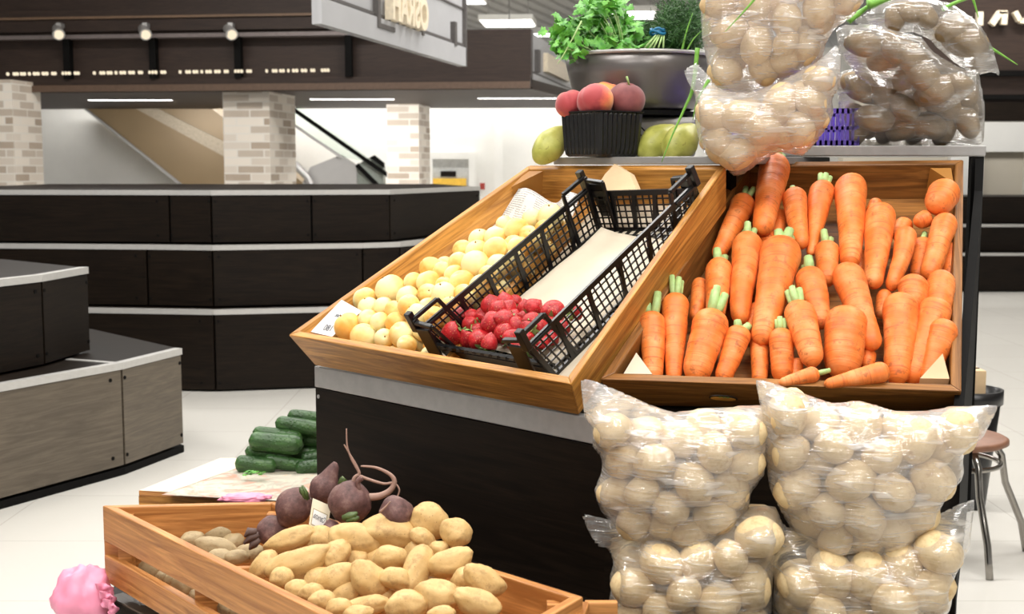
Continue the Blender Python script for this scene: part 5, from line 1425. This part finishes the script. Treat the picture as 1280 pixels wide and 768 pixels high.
    for lay, msk in (('', front), ('hidden ', ~front)):
        idx = np.nonzero(msk)[0]
        if len(idx) == 0: continue
        idx = idx[np.argsort(-P[idx, 1])]; nrow = max(1, int(round(math.sqrt(len(idx)))))
        for r_, ch in enumerate(np.array_split(idx, nrow)):
            for k, i in enumerate(sorted(ch, key=lambda i: P[i, 0])):
                W = O_ + eu * P[i, 0] + ev * P[i, 1] + en * P[i, 2]; me = protos[int(rg.integers(len(protos)))]
                q = Matrix.Rotation(rg.uniform(0, 6.28), 3, 'Y') @ Matrix.Rotation(rg.uniform(-.5, .5), 3, 'X'); a = rg.uniform(.97, 1.05)
                lb = '%s potato %s, %s row down, %s from left%s' % (adj, cat_loc, ORD[r_], ORD[k], ', back layer' if lay else '')
                place('potato', me, W, q.to_quaternion(), (R[i] * asp * a, R[i] * 1.03, R[i] * 1.03), lb, 'potato', grp)
    return o
YF = R_(-7)
B1 = [(726,476),(741,476),(774,489),(812,506),(843,516),(880,511),(921,509),(952,507),(958,527),(957,576),(955,593),(939,616),(935,639),(918,656),(900,668),(880,686),(855,683),(823,675),(806,680),(789,675),(763,653),(751,639),(743,613),(752,590),(752,573),(741,559),(740,536),(731,522)]
B2 = [(945,475),(962,478),(992,488),(1040,504),(1076,502),(1119,514),(1158,514),(1190,509),(1246,507),(1242,522),(1229,545),(1203,567),(1205,593),(1187,616),(1174,636),(1171,652),(1154,665),(1132,681),(1106,691),(1080,700),(1060,692),(1040,697),(1018,685),(989,662),(976,639),(962,610),(957,570),(956,535),(948,496)]
B3 = [(727,643),(744,646),(762,650),(800,660),(850,668),(900,652),(940,634),(969,634),(981,665),(968,698),(966,731),(963,775),(958,798),(770,798),(759,764),(764,736),(762,722),(767,703),(759,685),(746,683),(735,663)]
B4 = [(1218,625),(1215,657),(1211,684),(1190,725),(1190,752),(1178,781),(1168,799),(976,799),(964,763),(968,731),(964,706),(973,686),(970,650),(1000,668),(1050,682),(1100,678),(1150,655),(1180,640),(1196,632)]
bag('upper left clear bag of pale potatoes in front of the stand', 'in upper left front bag', B1, 2.05, YF, .075, 36, (.027, .034), 11, M['film'], BAGP, 'potatoes in the upper left front bag', 'pale', 1.1, keep_v=.13)
bag('upper right clear bag of pale potatoes in front of the stand', 'in upper right front bag', B2, 2.02, YF, .078, 42, (.028, .036), 12, M['film'], BAGP, 'potatoes in the upper right front bag', 'pale', 1.12, keep_v=.10)
bag('lower left clear bag of pale potatoes in front of the stand', 'in lower left front bag', B3, 2.03, YF, .085, 34, (.028, .036), 13, M['film_clear'], BAGP, 'potatoes in the lower left front bag', 'pale', 1.1)
bag('lower right clear bag of pale potatoes in front of the stand', 'in lower right front bag', B4, 2.0, YF, .085, 36, (.029, .037), 14, M['film_clear'], BAGP, 'potatoes in the lower right front bag', 'pale', 1.12)
T1 = [(880,-45),(876,-10),(876,20),(878,50),(884,79),(884,95),(890,108),(913,119),(937,118),(962,108),(983,100),(1010,85),(1028,72),(1033,53),(1045,34),(1065,22),(1079,4),(1084,-15),(1080,-45),(1040,-62),(960,-66),(905,-60)]
T2 = [(855,88),(871,79),(884,92),(900,112),(937,116),(983,98),(1026,74),(1045,56),(1051,70),(1049,111),(1040,124),(1042,140),(1035,158),(1022,176),(1004,195),(975,190),(950,203),(930,218),(917,220),(903,208),(887,199),(876,184),(871,164),(868,140),(869,120),(860,103)]
T3 = [(1046,92),(1080,84),(1120,90),(1160,96),(1200,90),(1222,88),(1227,112),(1231,140),(1230,172),(1225,181),(1160,183),(1100,183),(1057,184),(1051,160),(1048,130)]
T4 = [(1045,37),(1055,31),(1067,32),(1085,30),(1103,34),(1125,40),(1150,46),(1168,66),(1195,82),(1221,94),(1219,112),(1205,124),(1192,134),(1176,141),(1158,138),(1140,124),(1118,112),(1092,108),(1075,98),(1062,84),(1050,68),(1047,52)]
T5 = [(1066,28),(1085,14),(1108,2),(1130,-4),(1158,-3),(1190,5),(1212,20),(1226,32),(1240,58),(1246,78),(1250,95),(1240,90),(1225,93),(1205,86),(1188,74),(1172,60),(1160,48),(1140,40),(1118,44),(1100,36),(1080,32)]
c1 = [(930,110,40),(905,98,40),(955,92,38),(915,40,44),(945,60,44),(985,28,40),(1010,60,44),(985,75,34),(1032,28,40),(1060,8,36),(900,5,42),(945,5,40),(1000,-15,42),(1040,-25,40),(985,55,30)]
bag('upper clear bag of tan potatoes above the carrot crate, leaning on the herb basin', 'in upper bag above the carrots', T1, 2.80, R_(-16), .085, 25, (.034, .042), 21, M['film'], BAGT, 'potatoes in the upper bag above the carrots', 'tan', 1.1, c1)
c2 = [(972,130,50),(925,150,46),(1012,130,36),(1000,160,40),(975,172,36),(920,195,44),(885,175,38),(1020,98,36),(950,185,34),(890,120,36),(1025,150,28)]
bag('lower clear bag of tan potatoes bulging over the edge above the carrot crate', 'in lower bag above the carrots', T2, 2.74, R_(-16), .085, 20, (.034, .042), 22, M['film'], BAGT, 'potatoes in the lower bag above the carrots', 'tan', 1.1, c2)
c3 = [(1093,147,46),(1072,108,46),(1100,118,46),(1150,120,44),(1190,105,40),(1140,165,46),(1180,170,44),(1205,150,40),(1130,135,40),(1210,120,34),(1065,165,34)]
bag('lowest clear bag of brownish potatoes on the right steel shelf', 'in lowest bag on right shelf', T3, 2.99, R_(-8), .08, 20, (.034, .042), 23, M['film_grey'], BAGB, 'potatoes in the lowest right bag', 'brownish', 1.2, c3)
c4 = [(1082,52,44),(1097,88,50),(1146,72,48),(1172,112,48),(1120,60,40),(1195,108,34)]
bag('middle clear bag of brownish potatoes slung over the lowest right bag', 'in middle bag on right shelf', T4, 2.88, R_(-8), .065, 12, (.036, .044), 24, M['film_grey'], BAGB, 'potatoes in the middle right bag', 'brownish', 1.2, c4)
c5 = [(1122,30,36),(1155,22,36),(1190,42,42),(1218,72,42),(1178,58,36),(1140,14,34)]
bag('topmost clear bag of brownish potatoes sagging to the right', 'in topmost bag on right shelf', T5, 2.95, R_(-8), .075, 12, (.034, .04), 25, M['film_grey'], BAGB, 'potatoes in the topmost right bag', 'brownish', 1.2, c5)
# ------------------------------------------------------------------ things on the top shelf
zs = top_l
# peach punnet
pcn = at_y(752, 196, 3.02); pcn[2] = zs
pu = thing('fruit_punnet', 'small black ribbed plastic punnet of peaches on the steel shelf', 'punnet', pcn)
mb = MB(); V = []; nseg = 18; side = .138; zh = .105
def ring(sd_, z, rib):
    pts = []; h = sd_ / 2
    cor = [(-h, -h), (h, -h), (h, h), (-h, h)]
    for e in range(4):
        a, b = np.array(cor[e]), np.array(cor[(e + 1) % 4]); d = (b - a) / np.linalg.norm(b - a); nn = np.array([d[1], -d[0]])
        for k in range(nseg):
            u = .05 + .9 * k / (nseg - 1); o_ = rib * (.0022 if (k // 1) % 2 == 0 else -.0012)
            p = a + (b - a) * u + nn * o_; an = R_(38); pts.append((pcn[0] + p[0] * math.cos(an) - p[1] * math.sin(an), pcn[1] + p[0] * math.sin(an) + p[1] * math.cos(an), z))
    return pts
rg_ = [ring(side - .022, zs + .001, 0), ring(side - .014, zs + .006, .3), ring(side - .010, zs + .02, 1), ring(side, zs + zh - .008, 1), ring(side + .001, zs + zh - .004, 0), ring(side + .008, zs + zh - .002, 0), ring(side + .008, zs + zh, 0), ring(side - .002, zs + zh - .001, 0), ring(side - .016, zs + .02, 0), ring(side - .02, zs + .004, 0)]
n4 = nseg * 4; V = [p for r in rg_ for p in r]; F = []
for i in range(len(rg_) - 1):
    for k in range(n4): k2 = (k + 1) % n4; F.append((i * n4 + k, i * n4 + k2, (i + 1) * n4 + k2, (i + 1) * n4 + k))
F.append(tuple(range(n4 - 1, -1, -1))); F.append(tuple((len(rg_) - 1) * n4 + k for k in range(n4)))
wobj('basket', V, F, M['black_plastic'], pu)
lb_ = MB()
def peach_mesh(i, mat):
    V, F = ICO4; W = V * (1 + .03 * nz(V, 1.3, i * 2.))[:, None]; cr = np.exp(-(W[:, 1] / .09) ** 2) * (W[:, 0] > -.2); W *= (1 - .07 * cr)[:, None]
    dim = np.exp(-((W[:, 0] ** 2 + W[:, 1] ** 2) / .06)) * (W[:, 2] > 0); W[:, 2] -= .18 * dim; W *= np.array([1, 1.02, .93])
    return mesh('peach', W * .05, F, mat, True)
for i, (x, y, d, Yo, mt, rot, lb) in enumerate([(713, 130, 38, .01, 'peach', -1.7, 'red peach at the left edge of the black punnet'), (744, 126, 46, -.035, 'peach', -2.5, 'large orange and red peach at the front of the punnet'), (783, 125, 47, .0, 'peach_dark', .5, 'dusky dark red peach at the right of the punnet'), (758, 119, 36, .06, 'peach', .9, 'red peach at the back of the punnet, mostly hidden')]):
    P = at_y(x, y, pcn[1] + Yo); o = place('peach', peach_mesh(i, M[mt]), P, (Matrix.Rotation(rot, 3, 'Z') @ Matrix.Rotation(.3, 3, 'X')).to_quaternion(), d / 2 * mpp(P) / .05, lb, 'peach', 'peaches in the punnet')
    if i == 2:
        mbs = MB().tube([(0, 0, .040), (-.006, .0, .052), (-.012, .0, .062)], [.0035, .003, .0032], 8); link('stem', mesh('stem', mbs.V, mbs.F, M['stem_green'], True), o)
# pears
def pear_mesh(i):
    V, F = ICO4; W = V.copy(); x = W[:, 0]; k = np.where(x > 0, 1 - .42 * np.clip(x, 0, 1) ** 1.1, 1.0); W[:, 1] *= k * .68; W[:, 2] *= k * .68; W[:, 0] *= 1.12
    W *= (1 + .05 * nz(V, 1.5, i * 4.) + .02 * nz(V, 4, i))[:, None]
    return mesh('pear', W * .05, F, M['pear'], True)
for i, (x, y, L, a, Yo, lb) in enumerate([(689, 180, 56, 50, .05, 'yellow-green pear half hidden behind the left side of the punnet'), (824, 178, 66, 42, .02, 'yellow-green pear lying right of the punnet, the left one'), (852, 177, 62, 50, -.05, 'larger yellow-green pear in front of the tan potato bag')]):
    P = at_y(x, y, pcn[1] + Yo); d = img_axis(P, a, .6 if i else .3); q = quat_x_to(d)
    place('pear', pear_mesh(i), P, q, L / 2 * mpp(P) / .050, lb, 'pear', 'pears on the steel shelf')
# basin of herbs on a steel scale-like platform
by = 3.24
bc = at_y(796, 137, by); bc[2] = at_y(796, 137, by - .14)[2]
rt = at_y(796, 63, by - .18)[2]; H_ = rt - bc[2]; rT = 90 * by / FPX; rB = 72 * by / FPX
ba = thing('basin', 'grey metal basin full of parsley and dill on the top of the stand', 'basin', bc)
prof = [(rB - .02, 0), (rB, .006), (rB + (rT - rB) * .25, H_ * .2), (rB + (rT - rB) * .7, H_ * .65), (rT, H_), (rT - .006, H_), (rB + (rT - rB) * .65, H_ * .6), (rB - .01, .012)]
MB().lathe(prof, bc, 56, True, True).build('bowl', M['grey_basin'], ba, True)
tor = MB(); pts = [bc + np.array([rT * math.cos(a), rT * math.sin(a), H_]) for a in np.linspace(0, 2 * math.pi, 57)]
tor.tube(pts, .0045, 8, False).build('rim', M['basin_rim'], ba, True)
bt = thing('steel_platform', 'shiny low steel platform with wire legs under the grey herb basin', 'platform', (bc[0], bc[1], zs))
bevel(MB().box((bc[0] + .01, bc[1], (zs + bc[2]) / 2 - .008), (.25, .22, bc[2] - zs - .017)).build('body', M['steel'], bt), .012, 3)
MB().lathe([(rB * .98, bc[2] - .012), (rB * .98, bc[2] - .001)], (bc[0], bc[1], 0), 40, True, True).build('dark_plate', M['black_frame'], bt)  # black disc standing in for the shadow under the basin
for pts in ([(795, 152), (806, 164), (812, 178)], [(792, 156), (802, 170), (807, 184)]):
    MB().tube([at_y(x, y, bc[1] - .13) for x, y in pts], .0018, 6).build('wire', M['black_frame'], bt)
# parsley bunch
def stems_leaves(name, label, mat, seed, spots, size, nleaf, zb, cat='herb'):
    rs = random.Random(seed); t = thing(name, label, cat, (bc[0], bc[1], bc[2] + H_ * .5)); Vl, Fl = [], []; ms = MB()
    for (x, y, Yo) in spots:
        tip = at_y(x, y, bc[1] + Yo); root = np.array([bc[0] + (tip[0] - bc[0]) * .35, bc[1] + Yo * .5, bc[2] + H_ * .55]); mid = root * .45 + tip * .55 + np.array([0, 0, .02])
        ms.tube([root, mid, tip], [.0022, .0018, .0012], 5)
        for k in range(nleaf):
            a = rs.uniform(0, 6.28); el = rs.uniform(-.3, .9); d = np.array([math.cos(a) * math.cos(el), math.sin(a) * math.cos(el), math.sin(el)])
            c = tip + np.array([rs.gauss(0, .013), rs.gauss(0, .016), rs.gauss(-.006, .012)])
            up = np.array([rs.uniform(-.5, .5), rs.uniform(-1, -.2), rs.uniform(.2, 1)])
            leaflet(Vl, Fl, c, d, up, size * rs.uniform(.7, 1.15), rs)
    ms.build('stems', M['stem_green'], t, True); wobj('leaves', Vl, Fl, mat, t, True); return t
rs = random.Random(5); sp_ = []
for k in range(64):
    x = rs.uniform(704, 806); top = 40 - 34 * math.sin(max(0, min(1, (x - 700) / 105)) * math.pi * .92) + (12 if x > 775 else 0) - (8 if 735 < x < 770 else 0)
    sp_.append((x, rs.uniform(top, 62), rs.uniform(-.15, .12)))
for k in range(12): sp_.append((rs.uniform(702, 722), rs.uniform(28, 62), rs.uniform(-.1, .05)))
for k in range(12): sp_.append((rs.uniform(735, 772), rs.uniform(-6, 16), rs.uniform(-.08, .1)))
pt = stems_leaves('parsley_bunch', 'bright green parsley bunch in the left half of the grey basin', M['parsley'], 8, sp_, .025, 7, 0)
ms = MB(); ms.tube([at_y(x, y, bc[1] - .16) for x, y in ((727, 26), (718, 44), (706, 66), (701, 74), (697, 80))], [.0022, .002, .0016, .0012, .0008], 6); ms.build('drooping_stem', M['stem_green'], pt, True)
# dill bunch: feathery fronds of thin needles
def dill(name, label, seed, spots):
    rs = random.Random(seed); t = thing(name, label, 'herb', (bc[0], bc[1], bc[2] + H_ * .5)); V, F = [], []; ms = MB()
    for (x, y, Yo) in spots:
        tip = at_y(x, y, bc[1] + Yo); root = np.array([bc[0] + (tip[0] - bc[0]) * .5 + .01, bc[1] + Yo * .6, bc[2] + H_ * .75]); ms.tube([root, (root + tip) / 2 + np.array([0, 0, .01]), tip], [.0009, .0007, .0004], 5)
        for k in range(120):
            u = rs.uniform(.35, 1.); c = root * (1 - u) + tip * u + np.array([rs.gauss(0, .012), rs.gauss(0, .012), rs.gauss(0, .010)])
            d = np.array([rs.uniform(-1, 1), rs.uniform(-.8, .8), rs.uniform(-.2, 1.2)]); d /= np.linalg.norm(d); l_ = rs.uniform(.010, .022)
            s_ = np.cross(d, [rs.uniform(-1, 1), rs.uniform(-1, 1), rs.uniform(-1, 1)]); s_ = s_ / (np.linalg.norm(s_) + 1e-9) * .0008
            b = len(V); V += [c - s_, c + s_, c + d * l_ * .6 + s_ * .8 + np.array([0, 0, -.001]), c + d * l_ * .6 - s_ * .8, c + d * l_ + np.array([0, 0, -.003])]; F += [(b, b + 1, b + 2, b + 3), (b + 3, b + 2, b + 4)]
    ms.build('stems', M['dill'], t, True); wobj('fronds', V, F, M['dill'], t); return t
sp_ = [(rs.uniform(824, 880), rs.uniform(-12, 40), rs.uniform(-.14, .1)) for k in range(58)] + [(rs.uniform(798, 830), rs.uniform(28, 56), rs.uniform(-.08, .1)) for k in range(26)] + [(rs.uniform(835, 882), rs.uniform(35, 60), rs.uniform(-.15, .1)) for k in range(24)]
dl_ = dill('dill_bunch', 'dark green feathery dill bunch with blue band in the right of the basin', 9, sp_)
bl = MB(); bcn = at_y(822, 41, bc[1] - .12); bl.tube([bcn + np.array([.017 * math.cos(a), .012 * math.sin(a), .004 * math.sin(a * 2)]) for a in np.linspace(0, 6.283, 22)], .0035, 8, False); bl.tube([bcn + np.array([.016 * math.cos(a), .012 * math.sin(a), .007 + .003 * math.sin(a * 3)]) for a in np.linspace(0, 6.283, 22)], .003, 8, False)
bl.build('rubber_band', M['blue_band'], dl_, True)
ms = MB()
for (a, b) in (((806, 60), (820, 44)), ((812, 60), (823, 44)), ((817, 60), (825, 44)), ((823, 60), (828, 44)), ((829, 60), (830, 44))):
    ms.tube([at_y(*a, bc[1] - .14), at_y(*b, bc[1] - .125)], .0025, 6)
ms.build('tied_stems', M['stem_green'], dl_, True)
# green onion blades sticking out
def blade(pts, Y, w_, label, Yend=None):
    W = [at_y(x, y, Y + ((Yend or Y) - Y) * i / (len(pts) - 1)) for i, (x, y) in enumerate(pts)]; Q_ = []
    for i in range(len(W) - 1):
        p0, p1, p2_, p3 = W[max(i - 1, 0)], W[i], W[i + 1], W[min(i + 2, len(W) - 1)]
        for k in range(5): u = k / 5; Q_.append(.5 * (2 * p1 + (p2_ - p0) * u + (2 * p0 - 5 * p1 + 4 * p2_ - p3) * u * u + (3 * p1 - p0 - 3 * p2_ + p3) * u ** 3))
    Q_.append(W[-1]); n = len(Q_); rr = [w_ * (1 - .85 * i / (n - 1)) for i in range(n)]
    mb = MB().tube(Q_, rr, 8); return tag(mb.build('green_onion', M['onion_green'], None, True), label, 'green onion', 'green onion blades')
blade([(872, 60), (866, 110), (856, 135), (840, 170), (827, 203)], 2.80, .0052, 'green onion blade drooping in front of the right pear')
blade([(886, 100), (872, 125), (866, 150)], 2.76, .004, 'short green onion blade beside the lower tan potato bag')
blade([(850, 74), (858, 40), (866, 16)], 3.10, .004, 'pale green onion blade standing in front of the dill')
blade([(852, 76), (866, 50), (880, 36)], 3.10, .003, 'thin white-green onion blade leaning right before the dill')
blade([(949, -8), (932, 12), (906, 40)], 2.64, .0035, 'green onion blade lying on the upper tan potato bag', 2.66)
blade([(1178, 12), (1195, 3), (1215, -3), (1240, -8)], 2.92, .0055, 'green onion blade reaching right above the topmost bag')
blade([(1212, -12), (1218, 4), (1223, 22)], 2.92, .005, 'green onion blade bending down at the top right')
blade([(1225, 52), (1245, 64), (1272, 81)], 3.02, .0055, 'green onion blade sticking out right of the topmost bag')
blade([(1085, 6), (1110, -2), (1130, -12)], 3.0, .012, 'wide green onion leaf between the tan and brownish bags')
blade([(1060, 26), (1080, 12), (1100, -4)], 3.02, .01, 'dark green onion leaf behind the topmost bag')
# purple slotted basket behind the bags
pb = thing('plastic_basket', 'purple slotted plastic basket behind the tan potato bags', 'basket', (*at_y(990, 180, 3.06)[:2], top_r))
cb = at_y(975, 182, 3.06); w2 = 84 * 3.06 / FPX; hz = .085
mb = MB(); z0 = top_r + .001
for (ax_, sg) in (('y', -1), ('y', 1), ('x', -1), ('x', 1)):
    L2 = w2 if ax_ == 'y' else .09
    for (za, zb_) in ((0, .012), (.036, .044), (hz - .012, hz)):
        c = (cb[0], cb[1] + sg * .09, z0 + (za + zb_) / 2) if ax_ == 'y' else (cb[0] + sg * w2, cb[1], z0 + (za + zb_) / 2)
        d = (2 * L2, .003, zb_ - za) if ax_ == 'y' else (.003, 2 * L2, zb_ - za); mb.box(c, d)
    nb = int(2 * L2 / .012)
    for k in range(nb + 1):
        u = -L2 + 2 * L2 * k / nb; c = (cb[0] + u, cb[1] + sg * .09, z0 + hz / 2) if ax_ == 'y' else (cb[0] + sg * w2, cb[1] + u, z0 + hz / 2)
        mb.box(c, (.0055, .003, hz) if ax_ == 'y' else (.003, .0055, hz))
mb.box((cb[0], cb[1], z0 + .003), (2 * w2, .18, .004)); mb.build('slotted_shell', M['purple'], pb)

# ------------------------------------------------------------------ stool and bin at the right
sx = np.array([1.425, 4.05]); 
stl = thing('stool', 'round stool with brown wooden seat and bent chrome legs at right', 'stool', (sx[0], sx[1], 0))
zt = at_y(1230, 544, 4.05)[2]; rS = .165
MB().lathe([(rS * .9, zt - .026), (rS, zt - .018), (rS, zt - .006), (rS * .94, zt)], (sx[0], sx[1], 0), 36, True, True).build('seat', M['seat_wood'], stl, True)
MB().tube([np.array([sx[0] + rS * .86 * math.cos(a), sx[1] + rS * .86 * math.sin(a), zt - .085]) for a in np.linspace(0, 2 * math.pi, 41)], .008, 8, False).build('ring', M['chrome'], stl, True)
for k in range(4):
    a = R_(-83 + 90 * k); c, s_ = math.cos(a), math.sin(a)
    pr_ = [(rS * .55, zt - .03), (rS * .82, zt - .036), (rS * .98, zt - .07), (rS * 1.08, zt - .16), (rS * 1.45, .10), (rS * 1.58, .0)]
    Q_ = []
    for i in range(len(pr_) - 1):
        for u in (0, .5): Q_.append((pr_[i][0] * (1 - u) + pr_[i + 1][0] * u, pr_[i][1] * (1 - u) + pr_[i + 1][1] * u))
    Q_.append(pr_[-1])
    MB().tube([np.array([sx[0] + r * c, sx[1] + r * s_, z]) for r, z in Q_], .0115, 10).build('leg', M['chrome'], stl, True)
bn = at_y(1207, 640, 4.65); zt2 = at_y(1207, 492, 4.55)[2]
bi = thing('bin', 'black tapered bin standing behind the stool', 'bin', (bn[0], bn[1], 0))
rt_ = 40 * 4.65 / FPX
MB().lathe([(rt_ * .58, 0), (rt_ * .92, zt2 - .05), (rt_ * .88, zt2 - .05), (rt_ * .55, .01)], (bn[0], bn[1], 0), 36, True, True).build('body', M['black_plastic'], bi, True)
MB().lathe([(rt_ * .9, zt2 - .055), (rt_ * 1.0, zt2 - .05), (rt_, zt2), (rt_ * .93, zt2), (rt_ * .9, zt2 - .05)], (bn[0], bn[1], 0), 36, False, False).build('rim', M['black_plastic'], bi, True)
kx = at_y(1213, 490, 4.6)
cbx = thing('cardboard_box', 'small kraft cardboard box standing in the black bin behind the stand', 'box', (kx[0], kx[1] + .03, zt2 - .05))
h_ = at_y(1213, 463, 4.6)[2]
q = MB(); kw_ = 42 * 4.6 / FPX; q.box((kx[0] - .01, kx[1] + .04, (h_ + zt2 - .06) / 2), (kw_, .11, h_ - zt2 + .06)); bevel(q.build('box_body', M['kraft'], cbx), .002)
MB().box((kx[0] + .012, kx[1] + .04, h_ + .001), (kw_ * .5, .012, .003)).build('slot', M['black_frame'], cbx)
# pink bag low at the left
def frilly(c, seed):
    V, F = ICO4; W = V.copy(); f = 1 + .22 * nz(V, 1.8, seed) + .16 * np.abs(nz(V, 4.5, seed + 2)) + .06 * nz(V, 10, seed)
    W = W * f[:, None] * np.array([.052, .05, .062]); W[:, 0] -= .25 * np.clip(W[:, 2], 0, 1) * 0
    return W + np.array(c)
Pk = at_z(108, 752, Z1 + .02)
Pk = at_y(106, 752, 2.24)
tag(wobj('plastic_bag', frilly(Pk, 5), ICO4[1], M['pink'], None, True), 'crumpled pink plastic bag low at the left end of the potato crate', 'bag')
rf = []
Vr, Fr_ = [], []
for j in range(3):
    c0 = at_y(128 + j * 4, 742 + 9 * j, 2.20); b = len(Vr); n_ = 22
    for k in range(n_ + 1):
        a = -1.2 + 3.6 * k / n_; r0 = .019 + .003 * math.sin(k * .7 + j)
        for (r, o_) in ((.004, 0.), (r0 * .6, .004 * math.sin(k * .8)), (r0, .008 * math.sin(k * .9 + j))): Vr.append(c0 + np.array([r * math.cos(a), o_ - .006 * j, r * math.sin(a)]))
    for k in range(n_):
        for m_ in range(2): Fr_.append((b + 3 * k + m_, b + 3 * k + m_ + 1, b + 3 * k + m_ + 4, b + 3 * k + m_ + 3))
o = wobj('plastic_bag', Vr, Fr_, M['pink'], None, True); sm = o.modifiers.new('thickness', 'SOLIDIFY'); sm.thickness = .0012
tag(o, 'frilly gathered top of the pink plastic bag beside the crate corner', 'bag')
# second low crate corner with cardboard at the foot of the panel, beside the front bags
cc = at_z(744, 762, Z1 + .05)
cj = thing('low_crate', 'corner of another low wooden crate between the potato crate and the front bags', 'crate', (cc[0], cc[1], Z1))
q0 = pr(731, 752, ZR - .02); q1 = pr(772, 752, ZR - .02); q2 = pr(722, 775, ZR - .02); q3 = pr(790, 785, ZR - .02)
for (a, b, nm) in ((q0, q1, 'back_board'), (q0, q2, 'end_board')):
    d = (b - a) / np.linalg.norm(b - a); m_ = np.array([-d[1], d[0]]) * .007
    r = [np.array([*p, z]) for z in (Z1 + .004, ZR - .02) for p in (a - m_, b - m_, b + m_, a + m_)]
    bevel(MB().hexa(r).build(nm, M['pine'], cj), .002)
# ------------------------------------------------------------------ camera and view
cd = bpy.data.cameras.new('camera'); cam = bpy.data.objects.new('camera', cd); COL.objects.link(cam)
cam.location = (0, 0, EYE); cam.rotation_euler = (math.pi / 2 - PIT, 0, 0)
cd.sensor_width = 36.; cd.lens = 36. * FPX / 1280.; cd.clip_end = 200
cd.dof.use_dof = True; cd.dof.focus_distance = 2.55; cd.dof.aperture_fstop = 9.
sc.camera = cam
vs = sc.view_settings; vs.view_transform = 'Standard'; vs.look = 'None'; vs.gamma = 1.; vs.use_curve_mapping = False; vs.exposure = -.05
sc.cycles.transparent_max_bounces = 24; sc.cycles.max_bounces = 8
